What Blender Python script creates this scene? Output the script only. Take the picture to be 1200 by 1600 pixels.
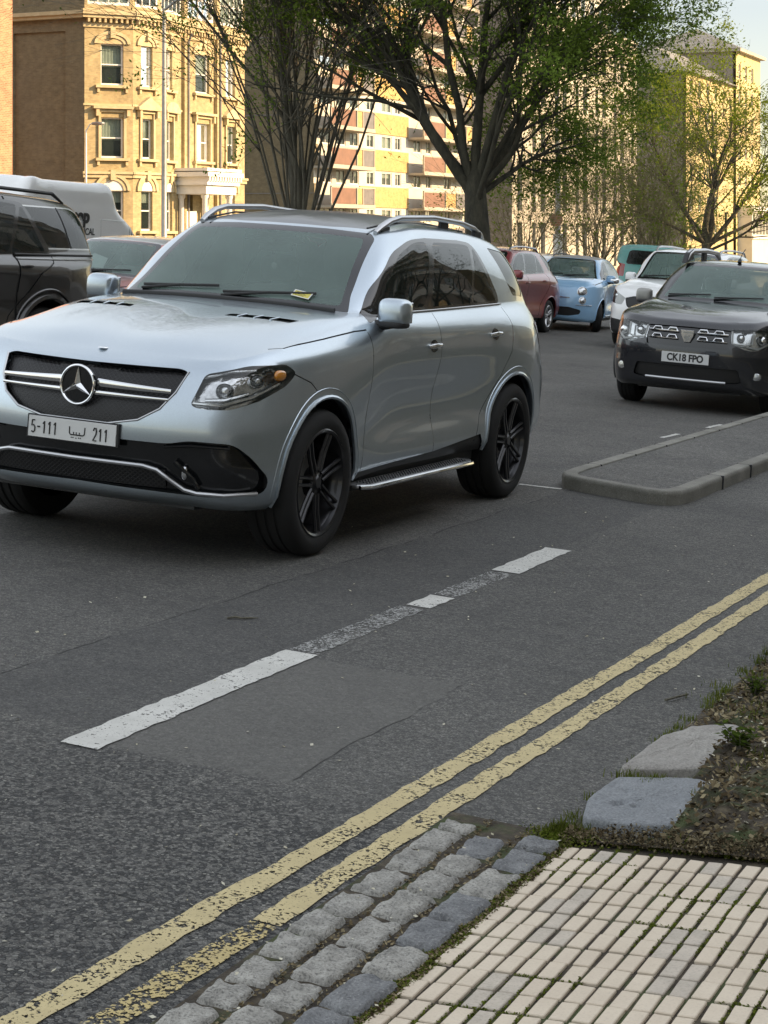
import bpy, bmesh, math, random
import numpy as np
from mathutils import Vector, Matrix
from mathutils.geometry import tessellate_polygon
for _o in list(bpy.data.objects): bpy.data.objects.remove(_o)
SC = bpy.context.scene
COL = SC.collection
rad = math.radians
# ------------------------------------------------------------------ frames
# the street falls gently to the right and away; every road-bound thing uses the street frame G
CAMH = 1.771
TH = 0.4205
_a, _b = -0.0700, 0.0046
_D = Vector((math.sin(TH), math.cos(TH), 0)); _R = Vector((math.cos(TH), -math.sin(TH), 0))
_D.z = _a*_D.x+_b*_D.y; _R.z = _a*_R.x+_b*_R.y
_D.normalize(); _N = _R.cross(_D); _N.normalize(); _R = _D.cross(_N)
G = Matrix(((_R.x, _D.x, _N.x, 0), (_R.y, _D.y, _N.y, 0), (_R.z, _D.z, _N.z, 0), (0, 0, 0, 1)))
B = Matrix.Rotation(-TH, 4, 'Z')            # plumb frame with the street's heading
def gz(x):                                    # street cross section below the near lane's plane
    return 0.0 if x > -14 else -0.066*(-14-x)
def base(x, y):                               # point of the ground under street position x, y, in the plumb frame B
    w = G @ Vector((x, y, gz(x)))
    return B.inverted() @ w
# ------------------------------------------------------------------ camera
cam = bpy.data.cameras.new('camera'); camo = bpy.data.objects.new('camera', cam); COL.objects.link(camo)
camo.location = (0, 0, CAMH); camo.rotation_euler = (rad(90), 0, 0)
cam.sensor_fit = 'HORIZONTAL'; cam.sensor_width = 36; cam.lens = 2879/1200*36
cam.shift_y = -432/1200; cam.clip_start = .1; cam.clip_end = 20000
SC.camera = camo
# ------------------------------------------------------------------ light
SUN_EL, SUN_OFF = 24, 14                      # sun elevation, and turn from the street's right towards its far end
az = rad(SUN_OFF)-TH                          # angle from +X towards +Y of the direction to the sun
sdir = Vector((math.cos(az)*math.cos(rad(SUN_EL)), math.sin(az)*math.cos(rad(SUN_EL)), math.sin(rad(SUN_EL))))
W = bpy.data.worlds.new('World'); SC.world = W; W.use_nodes = True
nt = W.node_tree; bg = nt.nodes['Background']
sky = nt.nodes.new('ShaderNodeTexSky'); sky.sky_type = 'NISHITA'; sky.sun_disc = False
sky.sun_elevation = rad(SUN_EL); sky.sun_rotation = math.atan2(sdir.x, sdir.y)
sky.air_density = 1.0; sky.dust_density = 0.1; sky.ozone_density = 1.0
# hazy spring sky: the band near the horizon is veiled, the light comes mostly from higher up
_tc = nt.nodes.new('ShaderNodeTexCoord'); _sx = nt.nodes.new('ShaderNodeSeparateXYZ'); nt.links.new(_tc.outputs['Generated'], _sx.inputs[0])
_cr = nt.nodes.new('ShaderNodeValToRGB'); nt.links.new(_sx.outputs[2], _cr.inputs[0])
_e = _cr.color_ramp.elements; _e[0].position = 0.0; _e[0].color = (.225, .28, .40, 1); _e[1].position = .85; _e[1].color = (1.6, 1.55, 1.48, 1)
_n = _e.new(.12); _n.color = (.24, .295, .41, 1); _n = _e.new(.24); _n.color = (.50, .54, .62, 1); _n = _e.new(.45); _n.color = (1.0, 1.0, 1.0, 1)
_mx = nt.nodes.new('ShaderNodeMix'); _mx.data_type = 'RGBA'; _mx.blend_type = 'MULTIPLY'; _mx.inputs[0].default_value = 1
nt.links.new(sky.outputs[0], _mx.inputs[6]); nt.links.new(_cr.outputs[0], _mx.inputs[7])
nt.links.new(_mx.outputs[2], bg.inputs[0]); bg.inputs[1].default_value = 0.15
sl = bpy.data.lights.new('sun', 'SUN'); so = bpy.data.objects.new('sun', sl); COL.objects.link(so)
sl.energy = 2.0; sl.angle = rad(0.6); sl.color = (1, .95, .88)
so.rotation_euler = sdir.to_track_quat('Z', 'Y').to_euler(); so.location = (30, 0, 60)
SC.view_settings.view_transform = 'Standard'; SC.view_settings.look = 'None'
SC.view_settings.exposure = 2.1; SC.view_settings.gamma = 1
SC.view_settings.use_white_balance = True; SC.view_settings.white_balance_temperature = 13500; SC.view_settings.white_balance_tint = 20
SC.render.engine = 'CYCLES'
try:
    SC.cycles.max_bounces = 8; SC.cycles.transparent_max_bounces = 24
except Exception: pass
# ------------------------------------------------------------------ helpers
def meta(o, label=None, cat=None, group=None, kind=None):
    if label: o['label'] = label
    if cat: o['category'] = cat
    if group: o['group'] = group
    if kind: o['kind'] = kind
    return o
def link(name, me, parent=None, mw=None):
    o = bpy.data.objects.new(name, me); COL.objects.link(o)
    if parent is not None: o.parent = parent
    if mw is not None: o.matrix_world = mw
    return o
def empty(name, mw, label=None, cat=None, group=None):
    o = bpy.data.objects.new(name, None); COL.objects.link(o); o.empty_display_size = .2
    o.matrix_world = mw
    return meta(o, label, cat, group)
def mesh(name, V, F, mat=None, parent=None, smooth=False, mw=None, mi=None):
    me = bpy.data.meshes.new(name); me.from_pydata([tuple(v) for v in V], [], [tuple(f) for f in F])
    mats = mat if isinstance(mat, (list, tuple)) else [mat]
    for m in mats:
        if m: me.materials.append(m)
    if mi is not None: me.polygons.foreach_set('material_index', mi)
    if smooth: me.polygons.foreach_set('use_smooth', [True]*len(me.polygons))
    me.update()
    return link(name, me, parent, mw)
class MB:
    """collects plain shapes into one mesh"""
    def __init__(s): s.V = []; s.F = []; s.M = []; s.m = 0
    def add(s, V, F):
        k = len(s.V); s.V += [tuple(v) for v in V]; s.F += [tuple(i+k for i in f) for f in F]; s.M += [s.m]*len(F)
    def box(s, a, b, bev=0.0, mw=None):
        x0, y0, z0 = a; x1, y1, z1 = b
        if bev <= 0:
            V = [(x, y, z) for z in (z0, z1) for y in (y0, y1) for x in (x0, x1)]
            F = [(0, 2, 3, 1), (4, 5, 7, 6), (0, 1, 5, 4), (2, 6, 7, 3), (0, 4, 6, 2), (1, 3, 7, 5)]
        else:
            V = []; F = []
            e = bev
            # 24-vertex chamfered box
            def idx(v): V.append(v); return len(V)-1
            c = {}
            for sx in (0, 1):
                for sy in (0, 1):
                    for sz in (0, 1):
                        X = (x0, x1)[sx]; Y = (y0, y1)[sy]; Z = (z0, z1)[sz]
                        ix = X+(e if sx == 0 else -e); iy = Y+(e if sy == 0 else -e); iz = Z+(e if sz == 0 else -e)
                        c[sx, sy, sz, 0] = idx((X, iy, iz)); c[sx, sy, sz, 1] = idx((ix, Y, iz)); c[sx, sy, sz, 2] = idx((ix, iy, Z))
            for s0 in (0, 1):
                f = [c[s0, 0, 0, 0], c[s0, 1, 0, 0], c[s0, 1, 1, 0], c[s0, 0, 1, 0]]; F.append(f if s0 else f[::-1])
                f = [c[0, s0, 0, 1], c[0, s0, 1, 1], c[1, s0, 1, 1], c[1, s0, 0, 1]]; F.append(f if s0 else f[::-1])
                f = [c[0, 0, s0, 2], c[1, 0, s0, 2], c[1, 1, s0, 2], c[0, 1, s0, 2]]; F.append(f if s0 else f[::-1])
            for p in (0, 1):
                for q in (0, 1):
                    f = [c[p, q, 0, 0], c[p, q, 0, 1], c[p, q, 1, 1], c[p, q, 1, 0]]; F.append(f if p == q else f[::-1])
                    f = [c[p, 0, q, 0], c[p, 0, q, 2], c[p, 1, q, 2], c[p, 1, q, 0]]; F.append(f[::-1] if p == q else f)
                    f = [c[0, p, q, 1], c[0, p, q, 2], c[1, p, q, 2], c[1, p, q, 1]]; F.append(f if p == q else f[::-1])
                    for r in (0, 1):
                        f = [c[p, q, r, 0], c[p, q, r, 1], c[p, q, r, 2]]
                        F.append(f if (p+q+r) % 2 == 1 else f[::-1])
        if mw is not None: V = [tuple(mw @ Vector(v)) for v in V]
        s.add(V, F)
    def tube(s, pts, r, n=8, cap=True, flat=1.0, up=None):
        pts = [Vector(p) for p in pts]; m = len(pts)
        rr = r if isinstance(r, (list, tuple)) else [r]*m
        V = []; F = []; prev = None
        for i, p in enumerate(pts):
            t = (pts[min(i+1, m-1)]-pts[max(i-1, 0)])
            if t.length < 1e-9: t = Vector((0, 0, 1))
            t.normalize()
            if prev is None:
                a = Vector(up) if up else (Vector((0, 0, 1)) if abs(t.z) < .9 else Vector((1, 0, 0)))
            else: a = prev
            u = a-t*a.dot(t)
            if u.length < 1e-6: u = t.orthogonal()
            u.normalize(); w = t.cross(u); prev = u
            for k in range(n):
                an = 2*math.pi*k/n
                V.append(tuple(p+u*math.cos(an)*rr[i]+w*math.sin(an)*rr[i]*flat))
        for i in range(m-1):
            for k in range(n):
                F.append((i*n+k, i*n+(k+1) % n, (i+1)*n+(k+1) % n, (i+1)*n+k))
        if cap:
            F.append(tuple(range(n))[::-1]); F.append(tuple((m-1)*n+k for k in range(n)))
        s.add(V, F)
    def lathe(s, prof, n=32, axis='y', c=(0, 0, 0)):
        """prof: list of (radius, axial)"""
        V = []; F = []; m = len(prof)
        for (r, h) in prof:
            for k in range(n):
                a = 2*math.pi*k/n; p, q = r*math.cos(a), r*math.sin(a)
                V.append((p+c[0], h+c[1], q+c[2]) if axis == 'y' else ((p+c[0], q+c[1], h+c[2]) if axis == 'z' else (h+c[0], p+c[1], q+c[2])))
        for i in range(m-1):
            for k in range(n):
                F.append((i*n+k, i*n+(k+1) % n, (i+1)*n+(k+1) % n, (i+1)*n+k))
        s.add(V, F)
    def prism(s, poly, ax, a, b):
        """poly in the two other axes (cyclic order), extruded along ax from a to b"""
        n = len(poly); V = []
        def mk(p, h):
            return (h, p[0], p[1]) if ax == 0 else ((p[0], h, p[1]) if ax == 1 else (p[0], p[1], h))
        V = [mk(p, a) for p in poly]+[mk(p, b) for p in poly]
        tri = tessellate_polygon([[Vector((p[0], p[1], 0)) for p in poly]])
        F = [tuple(t) for t in tri]+[tuple(i+n for i in t[::-1]) for t in tri]
        F += [(i, (i+1) % n, (i+1) % n+n, i+n) for i in range(n)]
        s.add(V, F)
    def quad(s, *v): s.add(v, [tuple(range(len(v)))])
    def build(s, name, mat, parent=None, smooth=False, mw=None, fixn=True, bevel=0):
        o = mesh(name, s.V, s.F, mat, parent, smooth, mw, s.M if isinstance(mat, (list, tuple)) else None)
        if fixn:
            bm = bmesh.new(); bm.from_mesh(o.data); bmesh.ops.recalc_face_normals(bm, faces=bm.faces); bm.to_mesh(o.data); bm.free()
        if smooth == 'auto':
            autosmooth(o)
        if bevel:
            md = o.modifiers.new('bevel', 'BEVEL'); md.width = bevel; md.segments = 2; md.limit_method = 'ANGLE'; md.angle_limit = rad(40)
        return o
def autosmooth(o, ang=35):
    bm = bmesh.new(); bm.from_mesh(o.data)
    for f in bm.faces: f.smooth = True
    for e in bm.edges:
        e.smooth = not (len(e.link_faces) == 2 and e.calc_face_angle(0) > rad(ang))
    bm.to_mesh(o.data); bm.free()
# ------------------------------------------------------------------ materials
MATS = {}
def new_mat(name):
    m = bpy.data.materials.new(name); m.use_nodes = True; MATS[name] = m
    return m, m.node_tree, m.node_tree.nodes['Principled BSDF']
def nd(t, typ, **kw):
    n = t.nodes.new(typ)
    for k, v in kw.items():
        if k.startswith('i_'):
            key = k[2:]; key = int(key) if key.isdigit() else key.replace('_', ' ')
            n.inputs[key].default_value = v
        else: setattr(n, k, v)
    return n
def ramp(t, src, stops, interp='LINEAR'):
    r = t.nodes.new('ShaderNodeValToRGB'); r.color_ramp.interpolation = interp
    el = r.color_ramp.elements
    while len(el) > 1: el.remove(el[-1])
    for i, (p, c) in enumerate(stops):
        e = el[0] if i == 0 else el.new(p)
        e.position = p; e.color = c if len(c) == 4 else (*c, 1)
    t.links.new(src, r.inputs[0]); return r.outputs[0]
def mixc(t, f, a, b, mode='MIX'):
    m = t.nodes.new('ShaderNodeMix'); m.data_type = 'RGBA'; m.blend_type = mode
    for k, v in (('Factor', f), ('A', a), ('B', b)):
        s = [i for i in m.inputs if i.name == k and (i.type == 'RGBA' or k == 'Factor' and i.type == 'VALUE')][0]
        if hasattr(v, 'is_output'): t.links.new(v, s)
        elif k == 'Factor': s.default_value = v
        else: s.default_value = (*v, 1) if len(v) == 3 else v
    return [o for o in m.outputs if o.type == 'RGBA'][0]
def coords(t, kind='Object', scale=1, loc=(0, 0, 0), rot=(0, 0, 0)):
    tc = t.nodes.new('ShaderNodeTexCoord'); mp = t.nodes.new('ShaderNodeMapping')
    mp.inputs['Scale'].default_value = scale if isinstance(scale, (tuple, list)) else (scale,)*3
    mp.inputs['Location'].default_value = loc; mp.inputs['Rotation'].default_value = rot
    t.links.new(tc.outputs[kind], mp.inputs[0]); return mp.outputs[0]
def noise(t, vec, scale, detail=4, rough=.55, out=0):
    n = nd(t, 'ShaderNodeTexNoise'); n.inputs['Scale'].default_value = scale; n.inputs['Detail'].default_value = detail
    n.inputs['Roughness'].default_value = rough; t.links.new(vec, n.inputs['Vector']); return n.outputs[out]
def bump(t, h, strength, dist, p):
    b = nd(t, 'ShaderNodeBump'); b.inputs['Strength'].default_value = strength; b.inputs['Distance'].default_value = dist
    t.links.new(h, b.inputs['Height']); t.links.new(b.outputs[0], p.inputs['Normal']); return b
def plain(name, col, rough=.6, metal=0, spec=.5, var=0.12, vs=3.0, coat=0, bumpd=0, bs=60, coatr=.05):
    """a base colour with slight mottling of its own"""
    m, t, p = new_mat(name)
    v = coords(t)
    if var:
        n = noise(t, v, vs, 5)
        lo = tuple(c*(1-var) for c in col); hi = tuple(min(1, c*(1+var)) for c in col)
        t.links.new(ramp(t, n, [(.3, lo), (.7, hi)]), p.inputs['Base Color'])
        r = nd(t, 'ShaderNodeMapRange'); r.inputs['To Min'].default_value = max(.02, rough-.07); r.inputs['To Max'].default_value = min(1, rough+.07)
        t.links.new(n, r.inputs[0]); t.links.new(r.outputs[0], p.inputs['Roughness'])
    else:
        p.inputs['Base Color'].default_value = (*col, 1); p.inputs['Roughness'].default_value = rough
    p.inputs['Metallic'].default_value = metal; p.inputs['Specular IOR Level'].default_value = spec
    p.inputs['Coat Weight'].default_value = coat; p.inputs['Coat Roughness'].default_value = coatr
    if bumpd: bump(t, noise(t, v, bs, 3), .6, bumpd, p)
    return m
def paint(name, col, metal=.45, rough=.34, dirt=.25, dcol=(.16, .15, .13)):
    m, t, p = new_mat(name); v = coords(t)
    n = noise(t, v, 5, 6, .6); n2 = noise(t, v, 420, 2)
    c1 = mixc(t, ramp(t, n2, [(.35, (0, 0, 0)), (.65, (1, 1, 1))]), tuple(c*.9 for c in col), tuple(min(1, c*1.1) for c in col))
    # road film: a little dust low on the body and in blotches
    sx = nd(t, 'ShaderNodeSeparateXYZ'); t.links.new(v, sx.inputs[0])
    mr = nd(t, 'ShaderNodeMapRange'); mr.inputs['From Min'].default_value = .15; mr.inputs['From Max'].default_value = .75
    mr.inputs['To Min'].default_value = 1; mr.inputs['To Max'].default_value = .12; t.links.new(sx.outputs[2], mr.inputs[0])
    mm = nd(t, 'ShaderNodeMath', operation='MULTIPLY'); t.links.new(mr.outputs[0], mm.inputs[0])
    t.links.new(ramp(t, n, [(.3, (.3,)*3), (.75, (1,)*3)]), mm.inputs[1])
    m3 = nd(t, 'ShaderNodeMath', operation='MULTIPLY'); t.links.new(mm.outputs[0], m3.inputs[0]); m3.inputs[1].default_value = dirt
    t.links.new(mixc(t, m3.outputs[0], c1, dcol), p.inputs['Base Color'])
    r = nd(t, 'ShaderNodeMapRange'); r.inputs['To Min'].default_value = rough; r.inputs['To Max'].default_value = rough+.3
    t.links.new(m3.outputs[0], r.inputs[0]); t.links.new(r.outputs[0], p.inputs['Roughness'])
    p.inputs['Metallic'].default_value = metal
    p.inputs['Coat Weight'].default_value = 1.0; p.inputs['Coat Roughness'].default_value = .02
    return m
def glass(name, tint, refl=1.0, rough=.02, dust_sheen=.05):
    m, t, p = new_mat(name); t.nodes.remove(p); out = t.nodes['Material Output']
    tr = nd(t, 'ShaderNodeBsdfTransparent'); tr.inputs[0].default_value = (*tint, 1)
    gl = nd(t, 'ShaderNodeBsdfGlossy'); gl.inputs['Roughness'].default_value = rough; gl.inputs[0].default_value = (refl, refl, refl, 1)
    fr = nd(t, 'ShaderNodeFresnel'); fr.inputs[0].default_value = 1.52
    mx = nd(t, 'ShaderNodeMixShader'); t.links.new(fr.outputs[0], mx.inputs[0]); t.links.new(tr.outputs[0], mx.inputs[1]); t.links.new(gl.outputs[0], mx.inputs[2])
    df = nd(t, 'ShaderNodeBsdfDiffuse'); df.inputs[0].default_value = (.25, .40, .36, 1)   # dust film; on the windscreen its green paints in reflected sky
    m2 = nd(t, 'ShaderNodeMixShader'); v = coords(t)
    f = ramp(t, noise(t, v, 4, 5), [(.3, (dust_sheen*.85,)*3), (.8, (dust_sheen*1.15,)*3)])
    t.links.new(f, m2.inputs[0]); t.links.new(mx.outputs[0], m2.inputs[1]); t.links.new(df.outputs[0], m2.inputs[2])
    t.links.new(m2.outputs[0], out.inputs[0])
    return m
# ------------------------------------------------------------------ ground materials
def mathn(t, op, a, b=None, clamp=False):
    n = nd(t, 'ShaderNodeMath', operation=op); n.use_clamp = clamp
    for i, v in enumerate((a, b)):
        if v is None: continue
        if hasattr(v, 'is_output'): t.links.new(v, n.inputs[i])
        else: n.inputs[i].default_value = v
    return n.outputs[0]
def boxmask(t, X, Y, x0, x1, y0, y1, soft=.02):
    def edge(v, a, s):
        d = mathn(t, 'SUBTRACT', v, a); d = mathn(t, 'MULTIPLY', d, s/soft); return mathn(t, 'ADD', d, .5, True)
    m = mathn(t, 'MULTIPLY', edge(X, x0, 1), edge(X, x1, -1))
    return mathn(t, 'MULTIPLY', m, mathn(t, 'MULTIPLY', edge(Y, y0, 1), edge(Y, y1, -1)))
def asphalt(name, tone=1.0, detail=True):
    m, t, p = new_mat(name); v = coords(t)
    big = noise(t, v, .58, 5, .6); med = noise(t, v, 7, 5, .6); fine = noise(t, v, 120, 4, .8)
    c = mixc(t, ramp(t, big, [(.3, (0, 0, 0)), (.7, (1, 1, 1))]), tuple(x*tone for x in (.054, .053, .050)), tuple(x*tone for x in (.108, .104, .096)))
    c = mixc(t, ramp(t, med, [(.35, (0,)*3), (.7, (.6,)*3)]), c, tuple(x*tone for x in (.125, .119, .108)))
    c = mixc(t, 1.0, c, ramp(t, fine, [(.32, (.35,)*3), (.5, (.95,)*3), (.62, (1.9,)*3), (.72, (3.6,)*3)]), 'MULTIPLY')
    g35 = noise(t, v, 38, 5, .75)
    c = mixc(t, 1.0, c, ramp(t, g35, [(.33, (.55,)*3), (.5, (1,)*3), (.66, (1.55,)*3)]), 'MULTIPLY')
    h = mathn(t, 'MULTIPLY', fine, .35)
    sx = nd(t, 'ShaderNodeSeparateXYZ'); t.links.new(v, sx.inputs[0]); X, Y = sx.outputs[0], sx.outputs[1]
    # chippings
    vo = nd(t, 'ShaderNodeTexVoronoi', i_Scale=84.0); t.links.new(v, vo.inputs['Vector'])
    cc = nd(t, 'ShaderNodeSeparateColor'); t.links.new(vo.outputs['Color'], cc.inputs[0])
    chip = ramp(t, cc.outputs[0], [(.0, (.020, .021, .022)), (.45, (.045, .046, .047)), (.75, (.085, .085, .082)), (.9, (.15, .15, .14)), (.975, (.26, .25, .22))])
    e = nd(t, 'ShaderNodeTexVoronoi', i_Scale=84.0, feature='DISTANCE_TO_EDGE'); t.links.new(v, e.inputs['Vector'])
    edge = ramp(t, e.outputs['Distance'], [(.02, (.0,)*3), (.16, (1,)*3)])
    chip = mixc(t, edge, tuple(x*tone for x in (.020, .021, .022)), chip)
    if detail:
        wob = mathn(t, 'MULTIPLY', mathn(t, 'SUBTRACT', noise(t, v, 1.3, 4), .5), 1.6)
        far = mathn(t, 'ADD', mathn(t, 'MULTIPLY', mathn(t, 'SUBTRACT', mathn(t, 'ADD', 5.0, wob), Y), 1.6), .5, True)
        amt = mathn(t, 'ADD', mathn(t, 'MULTIPLY', far, .48), .36)
    else: amt = .25
    sel = ramp(t, cc.outputs[1], [(.38, (0,)*3), (.46, (1,)*3)])
    am = mathn(t, 'MULTIPLY', amt, sel) if detail else mathn(t, 'MULTIPLY', sel, .12)
    c = mixc(t, am, c, chip)
    h = mathn(t, 'ADD', h, mathn(t, 'MULTIPLY', am, mathn(t, 'MULTIPLY', edge, mathn(t, 'ADD', cc.outputs[2], .6))))
    if detail:
        wx = mathn(t, 'MULTIPLY', mathn(t, 'SUBTRACT', noise(t, v, 2.2, 5), .5), .10)
        Xw = mathn(t, 'ADD', X, wx); Yw = mathn(t, 'ADD', Y, wx)
        # reinstated patches
        pm = boxmask(t, Xw, Yw, -3.36, -2.66, 5.15, 6.72)
        c = mixc(t, mathn(t, 'MULTIPLY', pm, .6), c, (.118, .113, .104))
        pm2 = boxmask(t, Xw, Yw, -4.14, -3.40, 5.3, 13, .05)
        c = mixc(t, mathn(t, 'MULTIPLY', pm2, .35), c, (.040, .041, .042))
        # joints and cracks
        def line(val, at, w):
            d = mathn(t, 'ABSOLUTE', mathn(t, 'SUBTRACT', val, at))
            return mathn(t, 'SUBTRACT', 1.0, mathn(t, 'MULTIPLY', d, 1/w), True)
        br = ramp(t, noise(t, v, 3.1, 4), [(.40, (0,)*3), (.52, (1,)*3)])
        ln = line(Xw, -4.14, .010)
        l2 = mathn(t, 'MULTIPLY', line(Yw, 4.05, .008), boxmask(t, X, Y, -3.6, -2.1, 3, 5))
        l3 = mathn(t, 'MULTIPLY', line(mathn(t, 'ADD', Yw, mathn(t, 'MULTIPLY', Xw, .9)), 1.35, .007), boxmask(t, X, Y, -4.6, -2.9, 4.0, 5.4))
        l4 = mathn(t, 'MULTIPLY', line(Xw, -2.66, .007), boxmask(t, X, Y, -2.8, -2.5, 5.2, 6.7))
        ls = mathn(t, 'MULTIPLY', mathn(t, 'MAXIMUM', mathn(t, 'MAXIMUM', ln, l2), mathn(t, 'MAXIMUM', l3, l4)), br)
        c = mixc(t, mathn(t, 'MULTIPLY', ls, .85), c, (.012, .012, .012))
        h = mathn(t, 'SUBTRACT', h, ls)
        # pale grit worn loose, in drifts
        g = mathn(t, 'MULTIPLY', ramp(t, noise(t, v, 45, 2, .7), [(.66, (0,)*3), (.72, (1,)*3)]), ramp(t, noise(t, v, 1.7, 3), [(.52, (0,)*3), (.68, (1,)*3)]))
        c = mixc(t, mathn(t, 'MULTIPLY', g, .5), c, (.22, .20, .16))
        # oil under the parked lane
        oil = ramp(t, noise(t, v, .9, 4), [(.5, (0,)*3), (.75, (1,)*3)])
        c = mixc(t, mathn(t, 'MULTIPLY', oil, .3), c, (.03, .03, .03))
    t.links.new(c, p.inputs['Base Color'])
    p.inputs['Roughness'].default_value = .82; p.inputs['Specular IOR Level'].default_value = .35
    bump(t, h, .9, .006, p)
    return m
M_asph = asphalt('asphalt'); M_asph2 = asphalt('asphalt_island', 1.0, False)
def marking(name, col, wear, seed, dirt):
    m, t, p = new_mat(name); v = coords(t, loc=(seed, seed*.7, 0))
    n = noise(t, v, 5, 6, .65); f = noise(t, v, 90, 3, .6); s = noise(t, v, 24, 4)
    c = mixc(t, ramp(t, n, [(.35, (0,)*3), (.7, (.75,)*3)]), col, dirt)
    c = mixc(t, ramp(t, f, [(.6, (0,)*3), (.75, (.6,)*3)]), c, tuple(x*.35 for x in col))
    t.links.new(c, p.inputs['Base Color']); p.inputs['Roughness'].default_value = .7
    a = mathn(t, 'ADD', mathn(t, 'ADD', mathn(t, 'MULTIPLY', f, .70), mathn(t, 'MULTIPLY', s, .25)), mathn(t, 'MULTIPLY', n, .35))
    al = ramp(t, a, [(wear, (0,)*3), (wear+.02, (1,)*3)])
    t.links.new(al, p.inputs['Alpha']); bump(t, f, .5, .003, p)
    return m
M_white = marking('white_road_paint', (.58, .57, .53), .545, 3, (.36, .35, .32))
M_whworn = marking('worn_white_road_paint', (.40, .40, .38), .665, 9, (.2, .2, .19))
M_yel = marking('yellow_road_paint', (.58, .45, .24), .58, 5, (.42, .32, .17))
M_yelworn = marking('worn_yellow_road_paint', (.60, .44, .19), .645, 15, (.35, .26, .13))
def stone(name, c0, c1, sc=9, speck=.25, bd=.006):
    m, t, p = new_mat(name); v = coords(t)
    n = noise(t, v, sc, 6, .6); f = noise(t, v, 130, 3, .7); s = noise(t, v, 30, 4, .6)
    c = mixc(t, ramp(t, n, [(.3, (0,)*3), (.7, (1,)*3)]), c0, c1)
    c = mixc(t, ramp(t, f, [(.35, (speck,)*3), (.5, (0,)*3)]), c, (.03, .03, .03))
    c = mixc(t, ramp(t, f, [(.58, (0,)*3), (.7, (speck,)*3)]), c, (.5, .49, .46))
    gi = nd(t, 'ShaderNodeObjectInfo')
    t.links.new(c, p.inputs['Base Color']); p.inputs['Roughness'].default_value = .85
    bump(t, mathn(t, 'ADD', mathn(t, 'MULTIPLY', s, 1.0), mathn(t, 'MULTIPLY', f, .5)), .9, bd, p)
    return m
M_sett = stone('grey_granite_sett', (.20, .19, .17), (.42, .40, .36), 14, .6, .014)
M_settb = stone('blue_granite_sett', (.125, .13, .135), (.23, .235, .235), 12, .45, .014)
M_kstone = stone('pale_granite', (.23, .21, .19), (.33, .31, .28), 6, .4, .006)
M_kstoneb = stone('blue_grey_granite', (.15, .165, .175), (.22, .235, .245), 6, .4, .008)
M_conc = stone('weathered_concrete_kerb', (.13, .125, .105), (.24, .23, .20), 3, .3, .004)
M_paver = stone('cream_paver', (.53, .42, .325), (.66, .545, .43), 2.2, .10, .002)
M_paver2 = stone('stained_cream_paver', (.40, .34, .28), (.55, .46, .38), 9, .2, .002)
def soilmat():
    m, t, p = new_mat('soil_and_moss'); v = coords(t)
    n = noise(t, v, 14, 6, .7); g = noise(t, v, 5, 5, .6)
    c = ramp(t, n, [(.3, (.018, .013, .009)), (.5, (.05, .036, .024)), (.72, (.13, .10, .065))])
    c = mixc(t, ramp(t, g, [(.5, (0,)*3), (.62, (.8,)*3)]), c, (.045, .07, .018))
    t.links.new(c, p.inputs['Base Color']); p.inputs['Roughness'].default_value = .95
    bump(t, noise(t, v, 70, 4, .7), 1, .01, p); return m
M_soil = soilmat()
def leafmat(name, cols, rough=.55, transl=.35, scale=.9):
    m, t, p = new_mat(name); t.nodes.remove(p)
    gi = nd(t, 'ShaderNodeNewGeometry'); v = coords(t)
    r = ramp(t, gi.outputs['Random Per Island'], [(i/(len(cols)-1), c) for i, c in enumerate(cols)])
    c = mixc(t, 1.0, r, ramp(t, noise(t, v, scale, 3), [(.3, (.72,)*3), (.7, (1.25,)*3)]), 'MULTIPLY')
    d = nd(t, 'ShaderNodeBsdfDiffuse'); tr = nd(t, 'ShaderNodeBsdfTranslucent'); mx = nd(t, 'ShaderNodeMixShader'); mx.inputs[0].default_value = transl
    t.links.new(c, d.inputs[0]); t.links.new(c, tr.inputs[0]); t.links.new(d.outputs[0], mx.inputs[1]); t.links.new(tr.outputs[0], mx.inputs[2])
    t.links.new(mx.outputs[0], t.nodes['Material Output'].inputs[0]); return m
M_leaf = leafmat('fresh_elm_leaves', [(.08, .15, .025), (.13, .22, .042), (.18, .28, .065), (.10, .17, .033)], transl=.45)
M_leafy = leafmat('yellow_green_leaves', [(.10, .15, .022), (.17, .22, .035), (.13, .19, .03)])
M_leafd = leafmat('dull_green_leaves', [(.035, .065, .012), (.06, .10, .02), (.09, .13, .03)])
M_litter = leafmat('dry_leaf_litter', [(.03, .02, .012), (.12, .085, .05), (.30, .24, .15), (.06, .04, .025), (.20, .15, .09)], transl=.1)
M_petal = leafmat('pale_petals_and_chips', [(.5, .45, .32), (.62, .58, .48), (.35, .30, .2)], transl=.1)
M_moss = leafmat('moss_and_grass', [(.06, .09, .015), (.10, .14, .02), (.15, .17, .04), (.08, .08, .03)])
def bark(name, c0, c1, sc=6):
    m, t, p = new_mat(name); v = coords(t, scale=(1, 1, .35))
    n = noise(t, v, sc, 6, .7); f = noise(t, v, sc*6, 4, .6)
    t.links.new(mixc(t, ramp(t, n, [(.35, (0,)*3), (.68, (1,)*3)]), c0, c1), p.inputs['Base Color'])
    p.inputs['Roughness'].default_value = .9; bump(t, f, .9, .03, p); return m
M_bark = bark('dark_bark', (.030, .028, .020), (.085, .080, .055))
M_bark2 = bark('grey_brown_bark', (.075, .068, .05), (.16, .145, .11))
M_barky = bark('ochre_twigs', (.14, .11, .055), (.25, .20, .10))
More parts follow.
